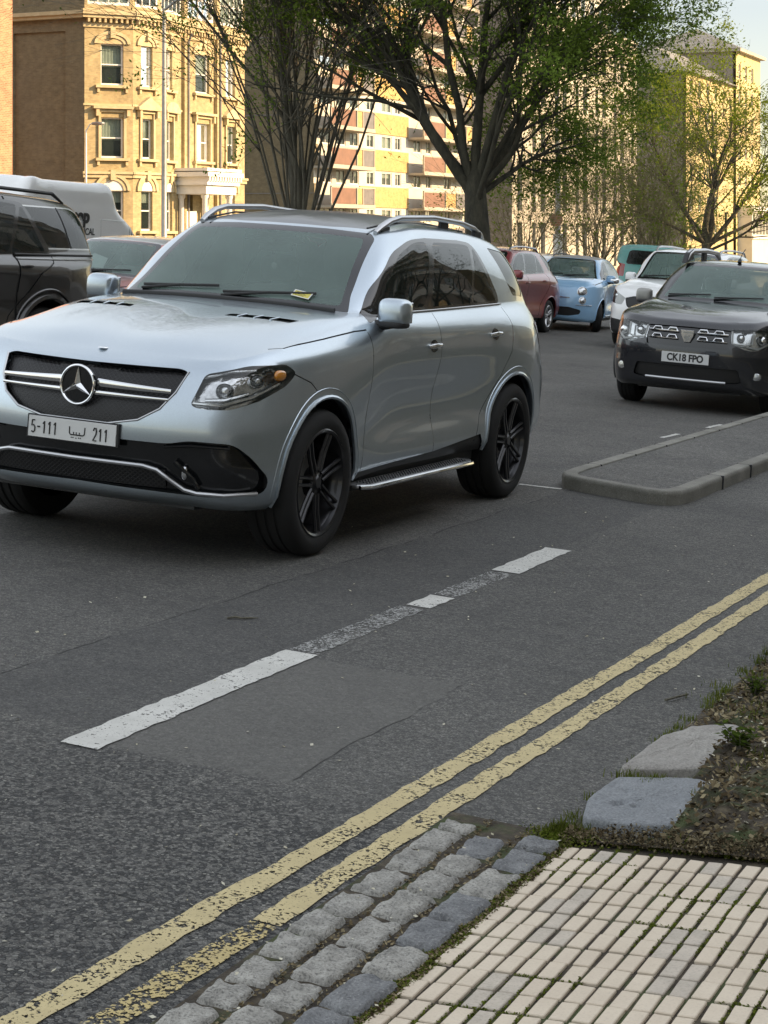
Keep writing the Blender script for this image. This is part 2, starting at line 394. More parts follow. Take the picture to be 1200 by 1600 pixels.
def brick(name, c1, c2, mort, sc=1.0, bw=.225, rh=.075, rot=(0, 0, 0), blot=.5, blotc=(.2, .17, .12)):
    m, t, p = new_mat(name)
    tc = t.nodes.new('ShaderNodeTexCoord')
    sx = nd(t, 'ShaderNodeSeparateXYZ'); t.links.new(tc.outputs['Object'], sx.inputs[0])
    cb = nd(t, 'ShaderNodeCombineXYZ'); t.links.new(mathn(t, 'ADD', sx.outputs[0], sx.outputs[1]), cb.inputs[0]); t.links.new(sx.outputs[2], cb.inputs[1])
    b = nd(t, 'ShaderNodeTexBrick'); b.inputs['Scale'].default_value = 1; b.inputs['Brick Width'].default_value = bw*sc; b.inputs['Row Height'].default_value = rh*sc
    b.inputs['Mortar Size'].default_value = .008*sc; b.inputs['Color1'].default_value = (*c1, 1); b.inputs['Color2'].default_value = (*c2, 1); b.inputs['Mortar'].default_value = (*mort, 1)
    b.inputs['Bias'].default_value = -.1; t.links.new(cb.outputs[0], b.inputs['Vector'])
    v = coords(t); n = noise(t, v, .45, 6, .65)
    n3 = noise(t, v, 3.5, 5, .6)
    c = mixc(t, mathn(t, 'MULTIPLY', ramp(t, n, [(.42, (0,)*3), (.68, (1,)*3)]), blot), b.outputs['Color'], blotc)
    c = mixc(t, 1.0, c, ramp(t, n3, [(.3, (.82,)*3), (.7, (1.15,)*3)]), 'MULTIPLY')
    t.links.new(c, p.inputs['Base Color']); p.inputs['Roughness'].default_value = .9
    bump(t, b.outputs['Fac'], -.4, .01, p); return m
M_ybrick = brick('yellow_gault_brick', (.44, .34, .18), (.33, .24, .12), (.36, .30, .20), blot=.6, blotc=(.27, .20, .11))
M_ystone = stone('buff_stone_dressing', (.44, .34, .19), (.56, .45, .28), 3, .1)
M_rbrick = brick('red_brick', (.40, .13, .07), (.52, .22, .12), (.42, .30, .20), blot=.25, blotc=(.45, .28, .17))
M_obrick = brick('orange_brick_panel', (.50, .31, .12), (.42, .24, .09), (.46, .34, .18), blot=.25, blotc=(.44, .31, .16))
M_bbrick = brick('brown_brick', (.20, .155, .088), (.15, .115, .065), (.20, .165, .11), blot=.3)  # also carries the painted shade of the villa's side wall
M_gbrick = brick('grey_brown_brick', (.30, .25, .21), (.24, .20, .17), (.28, .25, .22), blot=.3)
M_cream = plain('cream_render', (.39, .35, .28), .85, var=.1, vs=1.2, bumpd=.002)
M_yrend = plain('yellow_render', (.50, .39, .20), .85, var=.12, vs=1.0, bumpd=.002)
M_wpaint = plain('white_gloss_paint', (.74, .72, .66), .45, var=.06)
M_wrend = plain('white_render', (.50, .475, .41), .8, var=.08, vs=.8)
M_slate = plain('weathered_slate', (.17, .165, .155), .75, var=.25, vs=1.5, bumpd=.01, bs=12)
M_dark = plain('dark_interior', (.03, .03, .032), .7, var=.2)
M_curt = plain('net_curtain', (.55, .54, .49), .9, var=.12, vs=5)
M_pglass, _t, _p = new_mat('window_glass'); _p.inputs['Base Color'].default_value = (.05, .055, .055, 1); _p.inputs['Roughness'].default_value = .04; _p.inputs['Specular IOR Level'].default_value = .8
bump(_t, noise(_t, coords(_t), 1.6, 2), .25, .03, _p)
M_brownpanel = plain('brown_balcony_panel', (.20, .10, .065), .6, var=.15)
M_greypanel = plain('grey_balcony_glazing', (.16, .14, .13), .3, var=.2)
M_post = plain('grey_galvanised_steel', (.32, .32, .30), .5, metal=.6, var=.15, vs=8)
M_blk = plain('black_cast_iron', (.025, .025, .027), .5)
# ---- vehicle materials
P_silver = paint('silver_paint', (.43, .52, .575), .86, .29, .30, (.20, .19, .17))
P_dgrey = paint('black_paint', (.008, .010, .014), .1, .25, .08)
P_white = paint('white_paint', (.84, .85, .85), .0, .3, .15)
P_blue = paint('light_blue_paint', (.22, .50, .72), .1, .28, .1)
P_red = paint('dark_red_paint', (.27, .030, .035), .2, .3, .25)
P_pick = paint('bronze_black_paint', (.030, .027, .025), .25, .3, .2)
P_dred = paint('faded_red_paint', (.40, .10, .10), .2, .3, .3)
P_teal = paint('teal_paint', (.02, .30, .27), .1, .3, .1)
P_lgrey = paint('light_grey_paint', (.50, .51, .50), .3, .3, .2)
K_plastic = plain('black_plastic', (.016, .017, .018), .55, var=.2, vs=12, bumpd=.0008, bs=400)
K_gloss = plain('gloss_black', (.008, .009, .010), .12, var=.1, coat=.6)
K_rubber = plain('tyre_rubber', (.009, .009, .009), .82, var=.3, vs=6, bumpd=.0015, bs=200)
K_rim = plain('satin_black_alloy', (.018, .018, .020), .3, metal=.5, var=.15, coat=.3)
K_alloy = plain('silver_alloy', (.45, .46, .47), .3, metal=.85, var=.1)
K_chrome = plain('chrome', (.78, .79, .80), .10, metal=1, var=.04)
K_satin = plain('satin_aluminium', (.50, .51, .52), .32, metal=.9, var=.08)
K_seat = plain('grey_seat_fabric', (.30, .31, .31), .85, var=.2)
K_dash = plain('grey_dashboard', (.13, .135, .14), .7, var=.15)
K_beige = plain('pale_headlining', (.34, .33, .31), .9, var=.06)
K_amber = plain('amber_lens', (.62, .20, .025), .12, var=.08, coat=1)
K_redl = plain('red_lens', (.38, .012, .018), .12, var=.1, coat=1)
K_plate = plain('reflective_white_plate', (.62, .63, .62), .45, var=.05, vs=9)
K_shut = plain('shut_line_black', (.004, .004, .004), .95, spec=.1, var=0)
K_black = plain('black_lettering', (.012, .012, .012), .5, var=0)
K_lamp = plain('lamp_reflector', (.62, .64, .65), .16, metal=.95, var=.12, vs=30, bumpd=.002, bs=70)
K_lens = glass('clear_lens', (.95, .96, .96), 1.0, .01, .02)
K_wsc = glass('windscreen_glass', (.66, .76, .74), 1.0, .02, .31)
K_tint = glass('dark_tinted_glass', (.14, .14, .14), 1.0, .01, .02)
K_side = glass('side_glass', (.52, .60, .58), 1.0)
def gridmat(name, pitch, col0, col1):
    m, t, p = new_mat(name)
    tc = t.nodes.new('ShaderNodeTexCoord'); sx = nd(t, 'ShaderNodeSeparateXYZ'); t.links.new(tc.outputs['Object'], sx.inputs[0])
    def tri(a, b):
        s = mathn(t, 'ADD', mathn(t, 'MULTIPLY', sx.outputs[1], a/pitch), mathn(t, 'MULTIPLY', sx.outputs[2], b/pitch))
        return mathn(t, 'ABSOLUTE', mathn(t, 'SUBTRACT', mathn(t, 'FRACT', s), .5))
    k = mathn(t, 'MINIMUM', tri(.8, 1.0), tri(.8, -1.0))
    w = ramp(t, k, [(.10, (1,)*3), (.16, (0,)*3)])
    t.links.new(mixc(t, w, col0, col1), p.inputs['Base Color']); p.inputs['Roughness'].default_value = .4
    bump(t, w, 1, .006, p); return m
K_mesh = gridmat('black_mesh', .022, (.002, .002, .002), (.018, .018, .02))
# ------------------------------------------------------------------ vehicle shell
def crom(P, cnt, s0, s1):
    """Catmull-Rom along axis 0; cnt = steps per segment; s0/s1: mirror in y at the ends"""
    P = np.asarray(P, float)
    def ph(a, b, s):
        if s:
            q = b.copy(); q[..., 1] *= -1; return q
        return 2*a-b
    Q = np.concatenate([[ph(P[0], P[1], s0)], P, [ph(P[-1], P[-2], s1)]])
    out = []
    for i in range(len(P)-1):
        p0, p1, p2, p3 = Q[i], Q[i+1], Q[i+2], Q[i+3]
        n = cnt[i]
        for k in range(n):
            t = k/n
            out.append(.5*((2*p1)+(-p0+p2)*t+(2*p0-5*p1+4*p2-p3)*t*t+(-p0+3*p1-3*p2+p3)*t**3))
    out.append(P[-1]); return np.array(out)
def pw(x, kn):
    """piecewise linear through knots (template, real)"""
    kn = sorted(kn)
    if x <= kn[0][0]: return kn[0][1]+(x-kn[0][0])
    if x >= kn[-1][0]: return kn[-1][1]+(x-kn[-1][0])
    for (a, b), (c, d) in zip(kn, kn[1:]):
        if a <= x <= c: return b+(d-b)*(x-a)/(c-a)
PRF = [.30, .34, .40, .50, .60, .70, .80, .90, .98, 1.03]
PRD = [.36, .42, .52, .64, .78, .92, 1.02, 1.12, 1.20]
STN = [  # plan x, y, outward normal, heights, insets, top point
 ((.93, 0), (1, 0), PRF, [.14, .05, .03, .01, 0, 0, .02, .06, .115, .20]),
 ((.91, .35), (1, .08), PRF, [.14, .05, .03, .01, 0, 0, .02, .06, .115, .20]),
 ((.84, .62), (.93, .36), PRF, [.12, .05, .03, .01, 0, 0, .02, .06, .11, .17]),
 ((.72, .83), (.72, .69), [.29, .33, .40, .50, .60, .70, .80, .90, .99, 1.045], [.10, .04, .02, .0, 0, 0, .02, .05, .095, .15]),
 ((.45, .945), (.30, .95), [.29, .33, .40, .50, .60, .71, .82, .93, 1.03, 1.09], [.07, .03, .01, 0, 0, 0, .012, .03, .06, .115]),
 ((0, .975), (0, 1), [.30, .36, .44, .54, .66, .78, .90, 1.0, 1.08, 1.145], [.05, .03, .015, 0, 0, 0, .01, .025, .055, .125]),
 ((-.5, .962), (0, 1), [.34, .40, .50, .62, .75, .88, .98, 1.07, 1.14, 1.215], [.05, .02, .015, .02, .012, 0, .0, .015, .05, .12]),
 ((-.95, .955), (0, 1), PRD+[1.258], [.05, .015, .018, .042, .040, .012, 0, .010, .035, .09]),
 ((-1.6, .955), (0, 1), PRD+[1.272], [.05, .015, .018, .048, .046, .016, 0, .010, .035, .09]),
 ((-2.3, .960), (0, 1), PRD+[1.287], [.05, .015, .015, .038, .036, .014, 0, .010, .035, .095]),
 ((-2.915, .975), (0, 1), [.34, .40, .50, .62, .76, .90, 1.01, 1.12, 1.21, 1.297], [.05, .02, .01, 0, 0, .0, .0, .015, .05, .12]),
 ((-3.35, .955), (-.12, .99), [.34, .40, .50, .62, .76, .90, 1.01, 1.12, 1.21, 1.300], [.06, .03, .01, 0, 0, .0, .01, .03, .07, .145]),
 ((-3.72, .86), (-.6, .8), [.36, .42, .50, .62, .76, .88, .98, 1.09, 1.19, 1.285], [.08, .03, .0, 0, .0, .02, .05, .07, .10, .155]),
 ((-3.90, .55), (-.96, .28), [.38, .42, .50, .62, .74, .86, .96, 1.07, 1.17, 1.262], [.10, .04, .0, 0, .02, .05, .07, .08, .10, .14]),
 ((-3.93, 0), (-1, 0), [.38, .42, .50, .62, .74, .86, .96, 1.07, 1.17, 1.255], [.10, .04, .0, 0, .02, .05, .07, .08, .10, .13])]
HOOD = [[None, (.50, 0, 1.118), (.12, 0, 1.195), (-.25, 0, 1.252), (-.58, 0, 1.285)],
        [None, (.50, .35, 1.122), (.12, .36, 1.205), (-.25, .37, 1.256), (-.59, .39, 1.282)],
        [None, (.46, .66, 1.105), (.08, .70, 1.190), (-.28, .73, 1.240), (-.66, .745, 1.268)],
        [None, None, None, None, None]]
GH = [[None, (-.73, 0, 1.402), (-.93, 0, 1.560), (-1.16, 0, 1.71), (-1.28, 0, 1.765), (-1.38, 0, 1.795), (-1.46, 0, 1.812)],
      [None, (-.74, .385, 1.400), (-.94, .36, 1.556), (-1.17, .34, 1.705), (-1.29, .33, 1.758), (-1.42, .2, 1.795), (-1.52, 0, 1.818)],
      [None, (-.82, .715, 1.392), (-1.00, .67, 1.545), (-1.21, .612, 1.690), (-1.33, .575, 1.742), (-1.5, .3, 1.806), (-1.62, 0, 1.828)],
      [None, (-1.03, .825, 1.40), (-1.16, .775, 1.555), (-1.38, .695, 1.700), (-1.52, .615, 1.762), (-1.7, .32, 1.825), (-1.82, 0, 1.842)],
      [None, (-1.63, .835, 1.41), (-1.67, .79, 1.565), (-1.74, .712, 1.725), (-1.82, .620, 1.785), (-2.0, .32, 1.838), (-2.1, 0, 1.850)],
      [None, (-2.3, .832, 1.42), (-2.3, .786, 1.572), (-2.33, .705, 1.725), (-2.36, .612, 1.782), (-2.4, .32, 1.828), (-2.45, 0, 1.842)],
      [None, (-2.90, .82, 1.42), (-2.88, .77, 1.565), (-2.85, .685, 1.705), (-2.82, .592, 1.758), (-2.8, .3, 1.802), (-2.8, 0, 1.815)],
      [None, (-3.32, .785, 1.42), (-3.28, .74, 1.545), (-3.21, .655, 1.672), (-3.15, .56, 1.728), (-3.1, .28, 1.770), (-3.08, 0, 1.783)],
      [None, (-3.55, .70, 1.40), (-3.47, .66, 1.53), (-3.38, .60, 1.655), (-3.31, .52, 1.702), (-3.26, .26, 1.740), (-3.22, 0, 1.752)],
      [None, (-3.70, .48, 1.38), (-3.60, .45, 1.52), (-3.49, .41, 1.645), (-3.43, .34, 1.690), (-3.39, .17, 1.715), (-3.36, 0, 1.727)],
      [None, (-3.72, 0, 1.38), (-3.62, 0, 1.52), (-3.51, 0, 1.645), (-3.46, 0, 1.685), (-3.43, 0, 1.702), (-3.41, 0, 1.712)]]
class Warp:
    def __init__(s, **k):
        d = dict(xf=.93, xr=-3.93, wb=2.915, W=.965, cx=-.58, hx=-1.2, rr=-3.42, tb=-3.93, zb=.30, zl=.98, zc=1.285, zh=1.73, zr=1.845, sR=None, rnd=1.0)
        d.update(k); s.__dict__.update(d)
        s.sW = s.W/.965
        if s.sR is None: s.sR = s.sW
        s.kb = [(.93, s.xf), (0, 0), (-2.915, -s.wb), (-3.93, s.xr)]
        s.kg = [(-.58, s.cx), (-1.2, s.hx), (-3.42, s.rr), (-3.93, s.tb)]
        s.kh = [(.93, s.xf), (-.58, s.cx)]
        s.kz = [(.30, s.zb), (.98, s.zl), (1.285, s.zc), (1.73, s.zh), (1.845, s.zr)]
    def z(s, z): return pw(z, s.kz)
    def body(s, x, y, z, top=0.0):
        xb = pw(x, s.kb); xt = pw(x, s.kh) if x > -.58 else pw(x, s.kg)
        return (xb*(1-top)+xt*top, y*s.sW, s.z(z))
    def gh(s, x, y, z):
        t = min(1, max(0, (z-1.285)/.5)); return (pw(x, s.kg) if x < -.58 else pw(x, s.kh), y*(s.sW*(1-t)+s.sR*t), s.z(z))
    def side(s, x, z):                       # for outlines seen from the side
        t = min(1, max(0, (z-1.0)/.26))
        q = s.body(x, 0, z, t); return (q[0], q[2])
def shell(wp, cell, tweak=None):
    S = []
    for (px, py), (nx, ny), zs, ins in STN:
        l = math.hypot(nx, ny); nx /= l; ny /= l
        S.append([list(wp.body(px-nx*i, max(0, py-ny*i), z, (0, 0, 0, 0, 0, 0, .1, .3, .65, 1)[j])) for j, (z, i) in enumerate(zip(zs, ins))])
    S = np.array(S)
    H = [[(list(wp.gh(*p)) if p else None) for p in r] for r in HOOD]
    for v in range(4): H[v][0] = list(S[v, 9])
    for u in (1, 2, 3): H[3][u] = list(S[3+u, 9])
    H[3][4] = list(S[7, 9]); H = np.array(H, float)
    g = [[(list(wp.gh(*p)) if p else None) for p in r] for r in GH]
    for k in range(3): g[k][0] = list(H[k, 4])
    for k in range(3, 11): g[k][0] = list(S[k+4, 9])
    g = np.array(g, float)
    if tweak: tweak(S, H, g)
    for v in range(4): H[v, 0] = S[v, 9]
    for u in (1, 2, 3): H[3, u] = S[3+u, 9]
    H[3, 4] = S[7, 9]
    for k in range(3): g[k, 0] = H[k, 4]
    for k in range(3, 11): g[k, 0] = S[k+4, 9]
    sc = [max(2, round(np.linalg.norm(S[i+1, 4]-S[i, 4])/cell)) for i in range(14)]
    jc = [max(1, round(np.linalg.norm(S[8, j+1]-S[8, j])/cell)) for j in range(9)]
    gc = [max(2, round(np.linalg.norm(g[4, j+1]-g[4, j])/cell)) for j in range(6)]
    SD = crom(crom(S, sc, True, True).transpose(1, 0, 2), jc, False, False).transpose(1, 0, 2)
    hv = sc[0:3]; hu = sc[3:7]
    HD = crom(H, hv, True, False); HD = crom(HD.transpose(1, 0, 2), hu, False, False).transpose(1, 0, 2)
    i3 = sum(sc[:3]); i7 = sum(sc[:7])
    d0 = SD[:i3+1, -1]-HD[:, 0]; nu = HD.shape[1]
    for u in range(min(nu, 6)): HD[:, u] += d0*(1-u/6.)
    HD[:, 0] = SD[:i3+1, -1]
    d1 = SD[i3:i7+1, -1]-HD[-1]
    for v in range(min(HD.shape[0], 6)): HD[-1-v] += d1*(1-v/6.)
    HD[-1] = SD[i3:i7+1, -1]; HD[0, :, 1] = 0
    gk = hv+sc[7:14]
    GD = crom(g, gk, True, True); GD = crom(GD.transpose(1, 0, 2), gc, False, False).transpose(1, 0, 2)
    nv = sum(hv)
    GD[:nv+1, 0] = HD[:, -1]; GD[nv:, 0] = SD[i7:, -1]
    GD[:, -1, 1] = 0; GD[0, :, 1] = 0; GD[-1, :, 1] = 0; SD[0, :, 1] = 0; SD[-1, :, 1] = 0
    GD[:, :, 1] = np.maximum(GD[:, :, 1], 0); SD[:, :, 1] = np.maximum(SD[:, :, 1], 0); HD[:, :, 1] = np.maximum(HD[:, :, 1], 0)
    bm = bmesh.new()
    for A in (SD, HD, GD):
        a, b = A.shape[:2]
        vs = [[bm.verts.new(A[i, j]) for j in range(b)] for i in range(a)]
        for i in range(a-1):
            for j in range(b-1):
                q = (vs[i][j], vs[i+1][j], vs[i+1][j+1], vs[i][j+1])
                try: bm.faces.new(q)
                except Exception: pass
    bmesh.ops.remove_doubles(bm, verts=bm.verts, dist=2e-4)
    bmesh.ops.dissolve_degenerate(bm, edges=bm.edges, dist=1e-5)
    bmesh.ops.recalc_face_normals(bm, faces=bm.faces)
    s = sum(f.normal.y*f.calc_area() for f in bm.faces)
    if s < 0: bmesh.ops.reverse_faces(bm, faces=bm.faces)
    return bm
def rpoly(p, r, n=4):
    """round the corners of a closed polygon"""
    if r <= 0: return [Vector(q[:2]) for q in p]
    out = []; m = len(p)
    for i in range(m):
        a, b, c = Vector(p[i-1]), Vector(p[i]), Vector(p[(i+1) % m])
        e, f = a-b, c-b; le, lf = e.length, f.length
        if le < 1e-6 or lf < 1e-6: out.append(b); continue
        rr = min(r, le*.45, lf*.45)
        A = b+e/le*rr; C = b+f/lf*rr
        if abs(e.normalized().dot(f.normalized())+1) < .01: out.append(b); continue
        for k in range(n+1):
            t = k/n; out.append(A*(1-t)**2+b*2*t*(1-t)+C*t*t)
    return out
def inpoly(x, y, P):
    c = False; n = len(P); j = n-1
    for i in range(n):
        if (P[i][1] > y) != (P[j][1] > y) and x < (P[j][0]-P[i][0])*(y-P[i][1])/(P[j][1]-P[i][1])+P[i][0]: c = not c
        j = i
    return c
def axes(ang):
    """projection: a = horizontal picture axis, b = vertical one, d = direction the surface is seen from"""
    if ang == 'top': return Vector((1, 0, 0)), Vector((0, 1, 0)), Vector((0, 0, 1))
    t = rad(ang); d = Vector((math.cos(t), math.sin(t), 0)); a = Vector((-math.sin(t), math.cos(t), 0))
    return a, Vector((0, 0, 1)), d
def pts2(ang, pts):
    a, b, d = axes(ang)
    if len(pts[0]) == 3: return [(Vector(p).dot(a), Vector(p).dot(b)) for p in pts]
    if ang == 90: return [(-p[0], p[1]) for p in pts]
    return [tuple(p) for p in pts]
def cut(bm, lay, rid, ang, poly, mind=.12, box=None, only=0):
    a, b, d = axes(ang)
    P = [Vector(p) for p in poly]
    x0 = min(p.x for p in P); x1 = max(p.x for p in P); y0 = min(p.y for p in P); y1 = max(p.y for p in P)
    def ok(f):
        if f.normal.dot(d) < mind: return False
        if f[lay] == 900 or (only is not None and f[lay] != only): return False
        c = f.calc_center_median()
        if box and not (box[0] <= c.x <= box[1] and box[2] <= c.z <= box[3]): return False
        return True
    def bb(f):
        A = [v.co.dot(a) for v in f.verts]; Bv = [v.co.dot(b) for v in f.verts]
        return min(A), max(A), min(Bv), max(Bv)
    cand = {}
    for f in bm.faces:
        if ok(f):
            q = bb(f)
            if q[1] > x0-.002 and q[0] < x1+.002 and q[3] > y0-.002 and q[2] < y1+.002: cand[f] = q
    n = len(P)
    for i in range(n):
        p, q = P[i], P[(i+1) % n]
        e = q-p
        if e.length < 1e-5: continue
        nn = Vector((-e.y, e.x)).normalized()
        no = a*nn.x+b*nn.y; co = a*p.x+b*p.y
        lx, hx, ly, hy = min(p.x, q.x)-1e-4, max(p.x, q.x)+1e-4, min(p.y, q.y)-1e-4, max(p.y, q.y)+1e-4
        sub = []
        for f, r in cand.items():
            if f.is_valid and r[1] > lx and r[0] < hx and r[3] > ly and r[2] < hy:
                s = [(v.co-co).dot(no) for v in f.verts]
                if min(s) < -1e-5 and max(s) > 1e-5: sub.append(f)
        if not sub: continue
        geo = list({v for f in sub for v in f.verts})+list({ed for f in sub for ed in f.edges})+sub
        res = bmesh.ops.bisect_plane(bm, geom=geo, dist=1e-6, plane_co=co, plane_no=no)
        for f in sub:
            cand.pop(f, None)
        for g_ in res['geom']:
            if isinstance(g_, bmesh.types.BMFace) and g_.is_valid: cand[g_] = bb(g_)
        cand = {f: r for f, r in cand.items() if f.is_valid}
    got = 0
    for f in cand:
        if not f.is_valid: continue
        c = f.calc_center_median()
        if inpoly(c.dot(a), c.dot(b), P) and f.normal.dot(d) > mind*.5:
            f[lay] = rid; got += 1
    return got
def strip(pl, w):
    """outline of a thin line along the polyline pl"""
    out = []
    for (p, q) in zip(pl, pl[1:]):
        p, q = Vector(p), Vector(q); e = (q-p).normalized(); nn = Vector((-e.y, e.x))*w/2
        out.append([tuple(p+nn-e*w*.3), tuple(q+nn+e*w*.3), tuple(q-nn+e*w*.3), tuple(p-nn-e*w*.3)])
    return out
from mathutils.bvhtree import BVHTree
def carve(bm, regions, gaps=(), arches=()):
    """assign every face of the half shell to a region; returns dict name -> list of (verts, faces)"""
    lay = bm.faces.layers.int.new('reg')
    bvh = BVHTree.FromBMesh(bm)
    for i, (cx_, cz_, r) in enumerate(arches):
        P = [(-(cx_+math.cos(t)*r), cz_+math.sin(t)*r) for t in np.linspace(0, 2*math.pi, 40, endpoint=False)]
        P = [(a_, max(b_, -.2)) for a_, b_ in P]
        # below the hub the opening runs straight down
        P = [(-(cx_+r), -.1), (-(cx_+r*1.0), cz_)]+[(-(cx_+math.cos(t)*r), cz_+math.sin(t)*r) for t in np.linspace(0, math.pi, 28)][1:]+[(-(cx_-r), -.1)]
        cut(bm, lay, 900, 90, P, .1)
    for i, r in enumerate(regions):
        if 'gap' in r:
            for P in strip(pts2(r['ang'], r['gap']), r.get('w', .006)): cut(bm, lay, 800, r['ang'], P, .1, None, None)
            continue
        P = rpoly(pts2(r['ang'], r['pts']), r.get('r', .0))
        r['P'] = P
        cut(bm, lay, i+1, r['ang'], P, r.get('min', .12), r.get('box'), r.get('over', None))
    return bvh, lay
def part_mesh(bm, lay, rid, inset=0.0, both=True, flip=False):
    fs = [f for f in bm.faces if f[lay] == rid]
    if not fs: return None
    vn = {}
    for f in fs:
        for v in f.verts: vn.setdefault(v, Vector()); vn[v] += f.normal*max(1e-7, f.calc_area())
    ids = {}; V = []; F = []
    for v, n in vn.items():
        if n.length < 1e-12: n = v.normal
        ids[v] = len(V); V.append(v.co-n.normalized()*inset)
    for v, k in ids.items():
        if abs(v.co.y) < 1e-4: V[k].y = 0.0
    for f in fs: F.append([ids[v] for v in f.verts])
    L = (V, F); k = len(V)
    MV = [Vector((v.x, -v.y, v.z)) for v in V]; MF = [f[::-1] for f in F]
    if both:
        W2 = V+MV; F2 = F+[[i+k for i in f] for f in MF]
        return [(W2, F2)]
    return [L, (MV, MF)]
def weld(o, d=1e-4):
    bm = bmesh.new(); bm.from_mesh(o.data); bmesh.ops.remove_doubles(bm, verts=bm.verts, dist=d); bm.to_mesh(o.data); bm.free()
def onsurf(bvh, ang, p, off=.0):
    """a point of the outline set down on the shell"""
    a, b, d = axes(ang)
    o = a*p[0]+b*p[1]+d*8
    h = bvh.ray_cast(o, -d)
    if h[0] is None: return None
    return h[0]+h[1]*off if h[1].dot(d) > 0 else h[0]-h[1]*off
def trimtube(name, bvh, ang, P, r, mat, parent, off=.003, closed=True, flat=1.0, mirror=True, n=6, sub=.04):
    pts = []
    Q = list(P)+([P[0]] if closed else [])
    for p, q in zip(Q, Q[1:]):
        p, q = Vector(p), Vector(q); k = max(1, int((q-p).length/sub))
        for i in range(k): pts.append(p.lerp(q, i/k))
    pts.append(Vector(Q[-1]))
    W3 = [onsurf(bvh, ang, p, off) for p in pts]; W3 = [w for w in W3 if w is not None]
    if len(W3) < 2: return None
    m = MB(); m.tube(W3, r, n, True, flat); o = m.build(name, mat, parent, smooth='auto')
    if mirror:
        m = MB(); m.tube([Vector((w.x, -w.y, w.z)) for w in W3], r, n, True, flat); m.build(name, mat, parent, smooth='auto')
    return o
# ------------------------------------------------------------------ vehicle furniture
def sell(m, c, r, e=.5, n=14, k=20):
    """rounded box (superellipsoid) added to the collector m"""
    def sg(v, p): return math.copysign(abs(v)**p, v)
    V = []; F = []
    for i in range(n+1):
        a = -math.pi/2+math.pi*i/n
        for j in range(k):
            b = 2*math.pi*j/k
            V.append((c[0]+r[0]*sg(math.cos(a), e)*sg(math.cos(b), e), c[1]+r[1]*sg(math.cos(a), e)*sg(math.sin(b), e), c[2]+r[2]*sg(math.sin(a), e)))
    for i in range(n):
        for j in range(k): F.append((i*k+j, i*k+(j+1) % k, (i+1)*k+(j+1) % k, (i+1)*k+j))
    s0 = len(m.V); m.add(V, F)
def text(body, size, mat, parent, loc, rot, xs=1.0, ext=.001, name='lettering', bold=0.0, align='CENTER', mw=None):
    cu = bpy.data.curves.new(name, 'FONT'); cu.body = body; cu.size = size; cu.align_x = align; cu.align_y = 'CENTER'; cu.extrude = ext; cu.offset = bold
    to = bpy.data.objects.new(name, cu); COL.objects.link(to); dg = bpy.context.evaluated_depsgraph_get()
    me = bpy.data.meshes.new_from_object(to.evaluated_get(dg)); bpy.data.objects.remove(to)
    me.materials.clear(); me.materials.append(mat)
    M = Matrix.Translation(loc) @ rot.to_4x4() @ Matrix.Diagonal((xs, 1, 1, 1)); me.transform(M)
    return link(name, me, parent)
def facing(dirv, up=(0, 0, 1)):
    """rotation taking local x,y,z to right, up, dirv as read from in front"""
    z = Vector(dirv).normalized(); x = Vector(up).cross(z).normalized(); y = z.cross(x)
    return Matrix((x, y, z)).transposed()
WCACHE = {}
